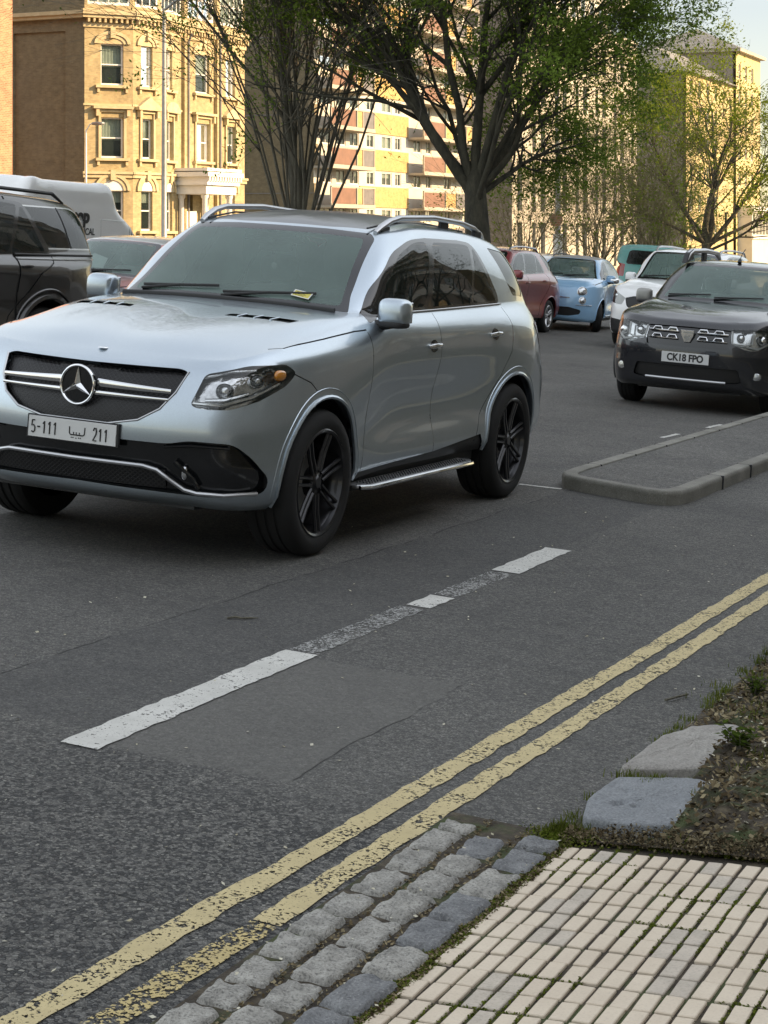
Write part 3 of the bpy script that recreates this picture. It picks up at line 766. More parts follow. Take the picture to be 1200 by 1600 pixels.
def make_wheel(kind, R, w, rimR):
    key = (kind, R, w, rimR)
    if key in WCACHE: return WCACHE[key]
    h = w/2
    t = MB(); sh = .018
    t.lathe([(rimR-.012, h-.012), (rimR+.004, h-.003), (rimR+.35*(R-rimR), h+.006), (rimR+.75*(R-rimR), h-.002), (R-.012, h-.016), (R-.002, h-.04), (R, h-.06),
             (R, h*.45), (R-.008, h*.42), (R-.008, h*.36), (R, h*.33), (R, h*.08), (R-.008, h*.05), (R-.008, -h*.05), (R, -h*.08), (R, -h*.33), (R-.008, -h*.36), (R-.008, -h*.42), (R, -h*.45),
             (R, -h+.06), (R-.002, -h+.04), (R-.012, -h+.016), (rimR+.5*(R-rimR), -h), (rimR-.012, -h+.012)], 56)
    ty = t.build('tyre', K_rubber, None, smooth='auto')
    b = MB()   # barrel
    b.lathe([(rimR-.012, h-.010), (rimR-.018, h-.02), (rimR-.035, h-.05), (rimR-.05, 0), (rimR-.05, -h+.02), (rimR-.2, -h+.02), (.0, -h+.02)], 48)
    lipm = K_rim if kind == 'black' else K_alloy
    ba = b.build('wheel', K_rim if kind == 'black' else K_plastic, None, smooth='auto')
    s = MB(); N = 7 if kind == 'black' else (5 if kind == 'star' else 8)
    fz = h-.028
    s.lathe([(rimR-.004, h-.022), (rimR+.002, h-.004), (rimR-.006, h+.001), (rimR-.018, h-.006), (rimR-.026, h-.03)], 56)
    s.lathe([(.0, fz+.008), (.030, fz+.008), (.034, fz+.002), (.040, fz-.004), (.070, fz-.010), (.080, fz-.05)], 28)
    for i in range(N):
        a = 2*math.pi*i/N+.12
        for sg in ((-1, 1) if kind in ('black', 'star') else (0,)):
            da = sg*(.075 if kind == 'black' else .12)
            p0 = Vector((math.cos(a+sg*.28)*.066, fz-.008, math.sin(a+sg*.28)*.066))
            p1 = Vector((math.cos(a+da)*(rimR-.016), h-.022, math.sin(a+da)*(rimR-.016)))
            mid = (p0+p1)/2-Vector((0, .004, 0))
            s.tube([p0, mid, p1], [.011, .010, .0115] if kind == 'black' else [.02, .018, .024], 6, True, 1.0)
    for i in range(5):
        a = 2*math.pi*i/5; q = (math.cos(a)*.055, 0, math.sin(a)*.055)
        s.lathe([(.0, fz-.002), (.008, fz-.002), (.009, fz-.012)], 8, 'y', q)
    ri = s.build('rim', lipm, None, smooth='auto')
    d = MB(); d.lathe([(.0, -.005), (rimR-.09, -.005), (rimR-.09, -.025), (.0, -.025)], 32)
    di = d.build('brake_disc', K_satin if kind == 'black' else M_post, None, smooth='auto')
    out = (ba.data, ty.data, ri.data, di.data)
    for o in (ba, ty, ri, di): bpy.data.objects.remove(o)
    cap = None
    WCACHE[key] = out; return out
def put_wheel(root, x, y, R, data, steer=0):
    ba = link('wheel', data[0], root)
    ba.location = (x, y, R)
    ba.rotation_euler = (0, 0, steer+(0 if y > 0 else math.pi))
    for n, d in zip(('tyre', 'rim', 'brake_disc'), data[1:]): link(n, d, ba)
    return ba
def seat(m, x, y, w=.5, hz=.62, back=.62):
    sell(m, (x, y, hz), (.27, w/2, .11), .4, 8, 16)
    sell(m, (x-.27, y, hz+.10+back/2), (.10, w/2-.01, back/2), .45, 10, 16)
    if w < .8: sell(m, (x-.30, y, hz+.20+back), (.06, .13, .09), .5, 8, 14)
def vehicle(label, cat, name, x, y, wp, col, cell=.03, yaw=0, R=.33, tw=.2, rim='star', wy=None, arch=None, regions=None, extras=None,
            group=None, steer=0, generic=True, doors4=True, plate=None, dlo=K_gloss, wglass=K_wsc, sglass=K_side, tweak=None, lip=None, thick=0, seats=True,
            handles=True, mirror=True, wiper=True, sidewin=True, qwin=True, rearglass=True, far=False):
    mw = G @ Matrix.Translation((x, y, gz(x))) @ Matrix.Rotation(-math.pi/2+yaw, 4, 'Z')
    root = empty(name, mw, label, cat, group)
    arch = arch or R+.055; wy = wy or wp.W-.02-tw/2
    bm = shell(wp, cell, tweak)
    def S(*pts): return [wp.side(*p) for p in pts]
    def F_(*pts):
        o = []
        for (yy, zz) in pts:
            q = wp.gh(-.9, abs(yy), zz) if zz > 1.28 else wp.body(0, abs(yy), zz); o.append((math.copysign(q[1], yy), q[2]))
        return o
    reg = []
    if generic:
        # bonnet, doors
        reg.append(dict(n='bonnet', ang='top', pts=[tuple(wp.body(px, py, 1)[:2]) for px, py in ((.78, -.2), (.765, .3), (.69, .585), (.55, .72))]+[(wp.gh(px, py, 1.2)[0], wp.gh(px, py, 1.2)[1]) for px, py in ((.32, .845), (-.1, .868), (-.47, .875), (-.53, .81), (-.552, .70), (-.555, .5), (-.552, -.2))], min=.35, mat=col, box=(-9, 9, wp.z(.95), 9)))
        d1 = S((-.58, 1.155), (-.56, .9), (-.55, .50), (-.5, .43), (-1.585, .43), (-1.585, 1.262), (-.9, 1.25), (-.72, 1.20))
        reg.append(dict(n='door', ang=90, pts=d1, mat=col, pair=1))
        gp = [S((-.60, 1.17), (-.575, 1.0), (-.56, .6), (-.53, .40)), S((-1.585, 1.262), (-1.585, .40))]
        if doors4:
            d2 = S((-1.585, 1.262), (-1.585, .43), (-2.27, .43), (-2.36, .60), (-2.62, .82), (-2.78, 1.0), (-2.84, 1.18), (-2.80, 1.285))
            reg.append(dict(n='door', ang=90, pts=d2, mat=col, pair=1))
            gp.append(S((-2.25, .40), (-2.36, .60), (-2.62, .82), (-2.78, 1.0), (-2.83, 1.18), (-2.80, 1.287)))
        for g_ in gp: reg.append(dict(ang=90, gap=g_, w=.0055 if not far else .012))
        hb = [tuple(wp.gh(px, py, 1.2)[:2]) for px, py in ((.40, .80), (.32, .845), (-.1, .868), (-.47, .876), (-.60, .888))]
        reg.append(dict(ang='top', gap=hb, w=.007 if not far else .014))
    reg += regions or []
    def rid(n): return [i for i, r in enumerate(reg) if r.get('n') == n][-1]+1
    wm = .12
    reg.append(dict(n='windscreen_surround', ang=0, pts=F_((-.2, 1.272), (.42, 1.272), (.745, 1.262), (.70, 1.36), (.625, 1.688), (.58, 1.722), (.3, 1.735), (-.2, 1.738)), r=.02, mat=K_gloss, box=(wp.hx-.25, 9, wp.z(1.25), 9)))
    reg.append(dict(n='windscreen', ang=0, pts=F_((-.2, 1.315), (.40, 1.312), (.685, 1.300), (.655, 1.38), (.582, 1.655), (.56, 1.69), (.3, 1.702), (-.2, 1.705)), r=.03, over=rid('windscreen_surround'), mat=wglass, inset=.0, box=(wp.hx-.25, 9, 0, 9)))
    if rearglass:
        zb = 1.33
        def RP(yy, zz): return Vector((-4, wp.gh(-3.5, abs(yy), zz)[1]*(1 if yy >= 0 else -1), wp.z(zz)))
        reg.append(dict(n='rear_window', ang=180, pts=[RP(-.2, zb), RP(.50, zb), RP(.56, zb+.03), RP(.50, 1.63), RP(.40, 1.66), RP(-.2, 1.66)], mat=K_tint, inset=.003, r=.03))
    if sidewin:
        reg.append(dict(n='window_frame', ang=90, mat=dlo, pair=1, pts=S((-.635, 1.20), (-.90, 1.272), (-1.6, 1.284), (-2.3, 1.30), (-2.82, 1.312), (-2.56, 1.700), (-2.3, 1.714), (-1.75, 1.716), (-1.50, 1.700), (-1.20, 1.615), (-.86, 1.40)), r=.10))
        fr = rid('window_frame')
        reg.append(dict(n='side_window', ang=90, mat=sglass, pair=1, inset=0, over=fr, r=.09, pts=S((-.93, 1.295), (-1.52, 1.300), (-1.76, 1.698), (-1.54, 1.685), (-1.25, 1.598), (-.99, 1.42))))
        if doors4:
            reg.append(dict(n='side_window', ang=90, mat=sglass, pair=1, inset=0, over=fr, r=.05, pts=S((-1.60, 1.300), (-2.27, 1.315), (-2.475, 1.68), (-2.3, 1.692), (-1.83, 1.692))))
            reg.append(dict(n='side_window', ang=90, mat=sglass, pair=1, inset=0, over=fr, r=.02, pts=S((-2.31, 1.318), (-2.735, 1.328), (-2.545, 1.66), (-2.51, 1.66))))
        if qwin:
            reg.append(dict(n='side_window', ang=90, mat=K_tint if sglass is K_tint else sglass, pair=1, inset=.003, r=.03, pts=S((-2.86, 1.675), (-3.24, 1.648), (-3.42, 1.40), (-3.41, 1.345), (-3.12, 1.36), (-2.98, 1.52))))
    bvh, lay = carve(bm, reg, (), [(0, R+.01, arch), (-wp.wb, R+.01, arch)])
    # body
    (V, F), = part_mesh(bm, lay, 0)
    body = mesh('body', V, F, [col, K_shut], root, True); weld(body)
    if thick:
        md = body.modifiers.new('shell', 'SOLIDIFY'); md.thickness = thick; md.offset = -1; md.material_offset = 1; md.material_offset_rim = 1
    g_ = part_mesh(bm, lay, 800, .007, False) or []
    for V, F in g_:
        o = mesh('panel_gap', V, F, K_black, body, True); weld(o)
    parts = {}
    for i, r in enumerate(reg):
        if 'n' not in r: continue
        if r.get('skip'): continue
        ms = part_mesh(bm, lay, i+1, r.get('inset', 0), not r.get('pair'))
        if not ms: print('EMPTY REGION', name, r['n']); continue
        for (V, F) in ms:
            o = mesh(r['n'], V, F, [r['mat'], K_shut] if r['mat'] is col else r['mat'], root, True)
            if not r.get('pair'): weld(o)
            if r['mat'] is col and thick:
                md = o.modifiers.new('shell', 'SOLIDIFY'); md.thickness = thick; md.offset = -1; md.material_offset = 1; md.material_offset_rim = 1
            parts.setdefault(r['n'], []).append(o)
            if r.get('kids'):
                for (kn, km, kin) in r['kids']:
                    kms = part_mesh(bm, lay, i+1, kin, not r.get('pair'))
                    side = 0 if (not r.get('pair') or V[0][1] > 0) else 1
                    k = mesh(kn, kms[side][0], kms[side][1], km, o, True)
    # arch lips
    for ax_ in (0, -wp.wb):
        P = [(-(ax_+math.cos(t)*arch), R+.01+math.sin(t)*arch) for t in np.linspace(-.35, math.pi+.35, 30)]
        trimtube('arch_lip', bvh, 90, P, .012 if lip is None else .02, lip or col, body, .0, False, 1.0)
    # underside and wheel wells
    u = MB()
    xf, xr = wp.xf-.22, wp.xr+.18
    u.box((xr, -(wp.W-.36), wp.zb-.02), (xf, wp.W-.36, wp.zb+.16))
    u.box((-wp.wb+arch+.02, -(wp.W-.10), wp.zb-.0), (-arch-.02, wp.W-.10, wp.zb+.14))
    for ax_ in (0, -wp.wb):
        for sg in (-1, 1):
            pr = [(arch+.004, sg*(wp.W-.045)), (arch+.03, sg*(wp.W-.10)), (arch+.03, sg*(wp.W-.42)), (.0, sg*(wp.W-.42))]
            V = []; F = []; n = 24
            for (r_, h_) in pr:
                for k in range(n+1):
                    t = math.pi*k/n; V.append((ax_+math.cos(t)*r_, h_, R+.01+math.sin(t)*r_))
            for i in range(3):
                for k in range(n): F.append((i*(n+1)+k, i*(n+1)+k+1, (i+1)*(n+1)+k+1, (i+1)*(n+1)+k))
            u.add(V, F)
    u.build('underbody', K_plastic, root, fixn=False)
    data = make_wheel(rim, R, tw, R*.735 if rim == 'black' else R*.66)
    for ax_, st in ((0, steer), (-wp.wb, 0)):
        for sg in (1, -1): put_wheel(root, ax_, sg*wy, R, data, st)
    # cabin
    if seats:
        m = MB(); hz = wp.z(.66)
        fx = wp.kg[1][1]-.45
        for yy in (.38, -.38): seat(m, fx, yy*wp.sW, .5*wp.sW, hz, wp.z(1.27)-hz-.02)
        seat(m, fx-.95*(2.915 and wp.wb/2.915), 0, 1.25*wp.sW, hz, wp.z(1.22)-hz)
        m.build('seat', K_seat, root, smooth='auto')
        m = MB(); sell(m, (wp.cx-.30, 0, wp.z(1.10)), (.30, wp.W-.16, .12), .35, 10, 24)
        sell(m, (wp.cx-.38, .38*wp.sW, wp.z(1.19)), (.16, .18, .05), .6, 8, 16)
        m.build('dashboard', K_dash, root, smooth='auto')
        side = 1 if cat == 'suv' and name == 'silver_suv' else -1
        m = MB(); cx_, cy_, cz_ = wp.cx-.62, .38*wp.sW*side, wp.z(1.12)
        pts = [(cx_+math.sin(t)*.06, cy_+math.cos(t)*.18, cz_+math.sin(t)*.175) for t in np.linspace(0, 2*math.pi, 24, endpoint=False)]
        m.tube(pts+[pts[0]], .014, 8, False); m.tube([(cx_, cy_-.17, cz_), (cx_+.04, cy_, cz_-.01), (cx_, cy_+.17, cz_)], .016, 6)
        m.tube([(cx_+.02, cy_, cz_), (cx_+.3, cy_, cz_-.10)], .03, 8)
        m.build('steering_wheel', K_plastic, root, smooth='auto')
        m = MB(); m.box((wp.xr+.35, -(wp.W-.14), wp.zb+.14), (wp.cx+.1, wp.W-.14, wp.zb+.22)); m.box((wp.cx+.05, -(wp.W-.2), wp.zb+.2), (wp.cx+.1, wp.W-.2, wp.z(1.16)))
        m.build('cabin_floor', K_seat, root)
        h = onsurf(bvh, 0, (0.0, wp.z(1.66)), -.03)
        if h is not None:
            m = MB(); sell(m, (h.x-.05, 0, h.z-.03), (.018, .115, .032), .5, 8, 14); m.tube([(h.x-.04, 0, h.z-.02), (h.x-.01, 0, h.z+.02)], .01, 6)
            m.build('rear_view_mirror', K_plastic, root, smooth='auto')
    if mirror:
        for sg in (1, -1):
            m = MB(); mx, my, mz = wp.side(-.78, 1.0)[0], wp.W+.015, wp.z(1.288)
            sell(m, (mx, sg*my, mz), (.075, .092, .080), .55, 12, 20)
            mo = m.build('door_mirror', col if cat != 'suv' or name == 'silver_suv' else M_post, root, smooth='auto')
            m = MB(); m.box((mx-.082, sg*my-.075, mz-.06), (mx-.07, sg*my+.075, mz+.06), .004)
            m.build('mirror_glass', K_chrome, mo)
            m = MB(); sell(m, (mx+.004, sg*my, mz-.068), (.070, .085, .024), .6, 8, 18)
            m.tube([(mx+.01, sg*(wp.W-.10), mz-.085), (mx+.01, sg*my, mz-.07)], [.035, .022], 10)
            m.build('mirror_base', K_plastic, mo, smooth='auto')
    if handles:
        for (hx, hz_) in ((-1.47, 1.07),)+(((-2.50, 1.115),) if doors4 else ()):
            q = wp.side(hx, hz_)
            h = onsurf(bvh, 90, (-q[0], q[1]), .022); h0 = onsurf(bvh, 90, (-q[0], q[1]), .001)
            if h is None: continue
            for sg in (1, -1):
                m = MB(); m.tube([(h.x+.085, sg*(h.y-.02), h.z-.004), (h.x+.06, sg*(h.y-.002), h.z), (h.x, sg*h.y, h.z+.004), (h.x-.06, sg*(h.y-.002), h.z+.004), (h.x-.085, sg*(h.y-.02), h.z)], [.010, .014, .0145, .014, .010], 10, True, .8)
                m.build('door_handle', K_chrome if name == 'silver_suv' else col, root, smooth='auto')
                if not far:
                    m = MB(); pts = [(h.x+math.cos(t)*.062, sg*(onsurf(bvh, 90, (-(h.x+math.cos(t)*.062), h.z+math.sin(t)*.038), .001).y), h.z+math.sin(t)*.038) for t in np.linspace(0, 2*math.pi, 20, endpoint=False)]
                    m.add([(h.x, sg*(h0.y+.0015), h.z)]+pts, [(0, 1+i, 1+(i+1) % 20) for i in range(20)])
                    m.build('handle_recess', K_gloss, root, True)
    if wiper:
        for (ya, yb) in ((-.05, .52), (-.62, -.10)):
            pts = []
            for k in range(9):
                yy = ya+(yb-ya)*k/8; q = wp.gh(-.9, abs(yy), 1.33+.008*k/8)
                h = onsurf(bvh, 0, (abs(yy)*wp.sW, wp.z(1.318+.03*k/8)), .014)
                if h is not None: pts.append((h.x, yy*wp.sW, h.z))
            m = MB(); m.tube(pts, .008, 6, True, .7)
            if pts: m.tube([(pts[0][0]+.02, pts[0][1], pts[0][2]-.02), pts[4]], .008, 6)
            m.build('wiper', K_plastic, root, smooth='auto')
    if plate:
        txt, zc_, ysh = plate[:3]; ang = plate[3] if len(plate) > 3 else 0
        h = max((onsurf(bvh, 0, (yy, zc_+dz), 0).x for yy in (0.0, .12, .25) for dz in (-.05, .05)))
        m = MB(); m.box((h+.004, -.26+ysh, zc_-.056), (h+.016, .26+ysh, zc_+.056), .002)
        po = m.build('number_plate', K_plate, root)
        if txt: text(txt, .105, K_black, po, (h+.0165, ysh, zc_-.002), facing((1, 0, 0)), .86, .0004, 'plate_number', .0042)
    root['xf'] = wp.xf
    if extras: extras(root, wp, bvh, parts, S, F_, body)
    del root['xf']
    bm.free()
    return root
# ------------------------------------------------------------------ the silver suv
M_roofd = plain('dusty_dark_roof', (.115, .12, .125), .32, metal=.3, var=.18, vs=2.5, coat=.5, coatr=.15)
def tubes(name, items, mat, parent, n=8, mir=True):
    m = MB()
    for pts, r in items:
        m.tube(pts, r, n)
        if mir: m.tube([(p[0], -p[1], p[2]) for p in pts], r, n)
    return m.build(name, mat, parent, smooth='auto')
HL = [(.725, .622, .968), (.80, .578, .812), (.79, .66, .797), (.72, .77, .803), (.60, .875, .850), (.42, .94, .925), (.32, .94, .985), (.385, .905, 1.030), (.58, .79, 1.020)]
M_bowl = plain('smoked_chrome_bowl', (.60, .61, .62), .14, metal=.95, var=.5, vs=14, bumpd=.006, bs=26)
TL = [(-3.40, .93, 1.165), (-3.60, .90, 1.19), (-3.80, .72, 1.18), (-3.87, .50, 1.15), (-3.87, .50, 1.02), (-3.80, .72, .98), (-3.70, .88, .92), (-3.62, .92, .945), (-3.50, .93, 1.06)]
suv_reg = [
 dict(n='sill', ang=90, pts=[(-.44, .30), (-.43, .395), (-1.6, .425), (-2.36, .475), (-2.5, .30)], mat=K_plastic, pair=1, inset=.012),
 dict(n='roof_panel', ang='top', pts=[(-1.235, -.2), (-1.25, .30), (-1.315, .535), (-1.50, .565), (-2.70, .545), (-2.85, .40), (-2.86, -.2)], mat=M_roofd, r=.03, box=(-9, 9, 1.65, 9)),
 dict(n='grille', ang=0, pts=[(-.2, .978), (.50, .985), (.548, .972), (.520, .87), (.462, .785), (.36, .722), (.20, .690), (-.2, .682)], r=.03, mat=K_mesh, inset=.028),
 dict(n='lower_intake', ang=0, pts=[(-.2, .618), (.52, .618), (.62, .640), (.82, .636), (.885, .56), (.925, .46), (.905, .375), (.70, .362), (.45, .372), (-.2, .385)], r=.04, mat=K_gloss, inset=.035),
 dict(n='headlight', ang=45, pts=HL, r=.03, mat=K_lens, pair=1, inset=-.001, kids=[('lamp_bowl', M_bowl, .055)]),
 dict(n='tail_light', ang=125, pts=TL, r=.02, mat=K_redl, pair=1, inset=-.004),
 dict(n='bonnet_vent', ang='top', pts=[(-.01, .30), (-.075, .31), (-.135, .70), (-.045, .68)], r=.01, mat=K_black, pair=1, inset=.012),
 dict(ang=45, gap=[(.34, .93, .98), (.20, .97, .93), (.12, .97, .88)], w=.006),
]
def suv_extra(root, wp, bvh, parts, S, F_, body):
    P = [q for q in rpoly([(-.548, .972), (-.52, .87), (-.462, .785), (-.36, .722), (-.20, .69), (.20, .69), (.36, .722), (.462, .785), (.52, .87), (.548, .972)], 0)]
    gr = parts['grille'][0]
    def f0(y, z, off=0):
        h = onsurf(bvh, 0, (abs(y), z), off); return Vector((h.x, y, h.z)) if h else None
    m = MB(); m.tube([f0(p.x, p.y, .001) for p in P if f0(p.x, p.y)], .006, 8)
    m.build('grille_surround', K_satin, gr, smooth='auto')
    # twin bars and star
    m = MB()
    for z, r, sp in ((.868, .017, .50), (.829, .009, .495)):
        for sg in (1, -1):
            pts = [f0(sg*y, z+(.012*(1-y/.5) if z > .85 else 0), .008) for y in np.linspace(.10, sp, 8)]
            m.tube(pts, [r*(1.35-.6*i/7) for i in range(8)], 8, True, .5)
    m.build('grille_bar', K_chrome, gr, smooth='auto')
    c = f0(0, .852, .03)
    R_ = .098
    m = MB()
    m.tube([(c.x, math.cos(t)*R_, c.z+math.sin(t)*R_) for t in np.linspace(0, 2*math.pi, 48)], .0075, 10, False)
    for k in range(3):
        a = math.pi/2+k*2*math.pi/3
        tip = (c.x+.002, math.cos(a)*R_*.98, c.z+math.sin(a)*R_*.98)
        for s1 in (-1, 1):
            bq = (c.x, math.cos(a+s1*math.pi/3)*.021, c.z+math.sin(a+s1*math.pi/3)*.021)
            m.add([(c.x+.016, 0, c.z), tip, bq], [(0, 1, 2) if s1 < 0 else (0, 2, 1)])
            m.add([(c.x-.006, 0, c.z), tip, bq], [(0, 2, 1) if s1 < 0 else (0, 1, 2)])
    m.build('star_badge', K_chrome, gr, smooth='auto', fixn=False)
    m = MB(); m.lathe([(.0, -.004), (.092, -.004), (.096, -.03)], 32, 'x', (c.x, 0, c.z)); m.build('badge_backing', K_gloss, gr)
    # bonnet badge
    h = onsurf(bvh, 'top', (.70, 0), .003)
    if h:
        m = MB(); sell(m, tuple(h), (.026, .026, .005), .8, 8, 20); m.build('bonnet_badge', K_chrome, root, smooth='auto')
    # bumper trims
    li = parts['lower_intake'][0]
    cb = [f0(y, z, .004) for y, z in ((0, .497), (.2, .498), (.40, .497), (.47, .482), (.53, .440), (.60, .392), (.66, .378), (.78, .376), (.89, .384))]
    cb = [q for q in cb if q]
    m = MB()
    full = [Vector((q.x, -q.y, q.z)) for q in cb[::-1]]+cb[1:]
    m.tube(full, .0115, 8); m.build('chrome_trim', K_satin, li, smooth='auto')
    m = MB()
    for sg in (1, -1):
        for dz in (0,):
            pts = [f0(sg*y, z, -.012) for y, z in ((.50, .60), (.62, .615), (.80, .612))]
            m.tube([p for p in pts if p], .008, 6)
    m.build('intake_edge', K_gloss, li, smooth='auto')
    m = MB()   # mesh panel behind the centre opening
    ys = np.linspace(-.50, .50, 21)
    V = []; F = []
    for y in ys:
        for z in (.385, .48):
            q = f0(y, z, -.022); V.append(q)
    for i in range(20): F.append((2*i, 2*i+2, 2*i+3, 2*i+1))
    m.add(V, F); m.build('lower_mesh', K_mesh, li)
    for sg in (1, -1):
        q = f0(sg*.60, .475, -.01); m = MB(); sell(m, tuple(q), (.012, .016, .034), .8, 10, 16); m.build('fog_light', M_bowl, li, smooth='auto')
        m = MB(); pp = [f0(sg*y, z, -.006) for y, z in ((.555, .53), (.64, .45), (.665, .40))]; m.tube(pp, .012, 8); m.build('intake_edge', K_gloss, li, smooth='auto')
    # inside the headlights
    a45, b45, d45 = axes(45)
    def f45(p, off):
        q = onsurf(bvh, 45, (Vector(p).dot(a45), Vector(p).dot(b45)), off); return q
    for i, hl in enumerate(parts['headlight']):
        sg = 1 if hl.data.vertices[0].co.y > 0 else -1
        mir = lambda q: (q.x, q.y*sg, q.z)
        m = MB()
        q = f45((.70, .72, .905), -.045); sell(m, mir(q), (.045, .045, .042), .9, 12, 18)
        q = f45((.55, .84, .955), -.045); sell(m, mir(q), (.04, .038, .034), .9, 12, 18)
        m.build('lamp_projector', K_lamp, hl, smooth='auto')
        m = MB()
        for pp, r in (([(.785, .60, .95), (.80, .600, .83), (.74, .73, .825), (.62, .85, .868), (.46, .93, .935)], .013),
                      ([(.76, .615, .955), (.66, .74, 1.0), (.55, .82, 1.006)], .007), ([(.76, .64, .845), (.72, .73, .852), (.63, .83, .885)], .012)):
            m.tube([mir(f45(p, -.022)) for p in pp if f45(p, -.022)], r, 8)
        m.build('lamp_strip', K_lamp, hl, smooth='auto')
        m = MB(); pp = [(.47, .90, .985), (.43, .92, .965), (.40, .93, .955)]
        q = f45((.44, .91, .975), -.012); sell(m, mir(q), (.055, .022, .030), .8, 12, 18)
        m.build('indicator', K_amber, hl, smooth='auto')
        for kk in hl.children:
            pass
    # vents' slats
    for i, v in enumerate(parts['bonnet_vent']):
        sg = 1 if v.data.vertices[0].co.y > 0 else -1; m = MB()
        for k in range(3):
            y = .385+k*.095; p = onsurf(bvh, 'top', (-.010-.03*(k/3), y), .0015); q = onsurf(bvh, 'top', (-.095-.03*(k/3), y+.012), .0015)
            m.tube([(p.x, sg*p.y, p.z), (q.x, sg*q.y, q.z)], .006, 6)
        m.build('vent_slat', P_silver, v, smooth='auto')
    # roof rails
    for sg in (1, -1):
        pts = [(-1.27, .598, 1.730), (-1.34, .602, 1.765), (-1.44, .608, 1.802), (-1.58, .612, 1.828), (-2.1, .618, 1.846), (-2.6, .612, 1.828), (-2.85, .602, 1.800), (-3.02, .590, 1.762), (-3.12, .578, 1.725)]
        m = MB(); m.tube([(a, sg*b, c_) for a, b, c_ in pts], [.012, .018]+[.0185]*5+[.018, .010], 10, True, 1.25)
        rr = m.build('roof_rail', K_satin, root, smooth='auto')
        m = MB()
        for xx in (-1.38, -2.32, -2.92):
            z1 = 1.775 if xx == -1.38 else (1.835 if xx > -2.5 else 1.785); m.box((xx-.06, sg*.605-.014, z1-.075), (xx+.06, sg*.605+.014, z1-.005), .004)
        m.build('rail_foot', K_plastic, rr)
        m = MB(); m.tube([(x_, sg*(.548+.01*0), z_) for x_, z_ in ((-1.26, 1.752), (-1.6, 1.797), (-2.2, 1.803), (-2.8, 1.772))], .006, 6); m.build('roof_seam', K_black, rr)
    # running boards
    for sg in (1, -1):
        m = MB(); pl = [(-.42, .90), (-.42, .985), (-.50, 1.030), (-2.00, 1.035), (-2.08, 1.005), (-2.10, .90)]
        m.prism([(a, sg*b) for a, b in pl], 2, .318, .338); o = m.build('running_board', K_satin, root, bevel=.006)
        m = MB(); m.tube([(-.42, sg*1.0, .325), (-.50, sg*1.036, .325), (-2.0, sg*1.042, .325), (-2.09, sg*1.008, .325)], .013, 8); m.build('board_edge', K_chrome, o, smooth='auto')
        m = MB(); random.seed(4)
        for r_ in range(3):
            for k in range(42):
                xx = -.52-k*.036-(r_ % 2)*.018; yy = .935+r_*.03
                m.tube([(xx-.012, sg*(yy-.006), .3395), (xx+.012, sg*(yy+.006), .3395)], .0045, 5)
        m.build('tread_pad', K_rubber, o)
        m = MB(); m.box((-2.2, sg*.93-.02, .30), (-.42, sg*.93+.02, .33)); m.build('board_bracket', K_plastic, o)
    # chrome belt line
    q = S((-.93, 1.268), (-1.6, 1.279), (-2.3, 1.295), (-2.80, 1.307))
    trimtube('belt_trim', bvh, 90, [(-a, b) for a, b in q], .0065, K_satin, root, .004, False)
    # wheel arch crease
    for ax_ in (0, -2.915):
        P2 = [(-(ax_+math.cos(t)*.492), .40+math.sin(t)*.492) for t in np.linspace(-.1, math.pi+.1, 36)]
        trimtube('arch_crease', bvh, 90, P2, .005, P_silver, body, -.0015, False)
    # cowl strip under the windscreen
    m = MB(); m.tube([(wp.cx+.012, y, 1.290-.03*abs(y)**2) for y in np.linspace(-.70, .70, 15)], .016, 8, True, .6); m.build('cowl', K_plastic, root, smooth='auto')
    m = MB(); m.box((-1.155, -.13, 1.618), (-1.145, .13, 1.69), .003); m.tube([(-1.12, -.20, 1.655), (-1.13, 0, 1.635), (-1.12, .20, 1.655)], .02, 6); m.build('sensor_housing', K_plastic, root)
    # interior mirror pendant
    m = MB(); m.tube([(-1.14, .0, 1.57), (-1.14, .0, 1.50)], .003, 5); sell(m, (-1.14, 0, 1.485), (.008, .02, .022), .8, 8, 10); m.build('pendant', K_beige, root)
    # plate: word in the middle, drawn stroke by stroke
    hx = max(onsurf(bvh, 0, (yy, .632+dz), 0).x for yy in (0.0, .12, .25) for dz in (-.05, .05))
    m = MB(); m.box((hx-.012, -.275, .572), (hx+.006, .275, .692), .003); m.build('plate_holder', K_plastic, root)
    m = MB(); m.box((hx+.006, -.262, .579), (hx+.012, .262, .685), .001); po = m.build('number_plate', K_plate, root)
    X = hx+.0125; rt = facing((1, 0, 0))
    DG = {'5': [[(.8, 1), (.12, 1), (.05, .55), (.5, .62), (.85, .45), (.85, .15), (.5, 0), (.05, .08)]], '1': [[(.15, .78), (.55, 1), (.55, 0)]], '-': [[(.1, .5), (.8, .5)]],
          '2': [[(.08, .8), (.3, 1), (.68, 1), (.85, .78), (.75, .5), (.05, 0), (.9, 0)]]}
    for chs, y0_, z0_ in (('5-111', -.242, .600), ('211', .128, .596)):
        m = MB()
        for k, ch in enumerate(chs):
            for pl in DG[ch]: m.tube([(X, y0_+k*.033+a*(.024 if ch != '1' else .02), z0_+b*.062) for a, b in pl], .0042, 6)
        m.build('plate_number', K_black, po)
    m = MB(); def_ = []
    def st(pts, r=.0035): m.tube([(X, .035+a, .622+b) for a, b in pts], r, 5)
    st([(-.048, .030), (-.047, -.002), (-.040, -.010), (-.030, -.010)])            # alef with its foot
    st([(-.030, -.010), (-.022, -.010), (-.022, .004)]); st([(-.022, -.010), (-.006, -.010), (-.006, .004)]); st([(-.006, -.010), (.012, -.010), (.012, .004)])
    st([(.012, -.010), (.034, -.010), (.042, -.004), (.044, .032)])                # lam
    for a, b in ((-.034, -.024), (-.024, -.024), (-.006, -.026), (.010, -.024), (.020, -.024)): sell(m, (X, .035+a, .622+b), (.001, .0038, .0032), .8, 6, 8)
    m.build('plate_word', K_black, po)
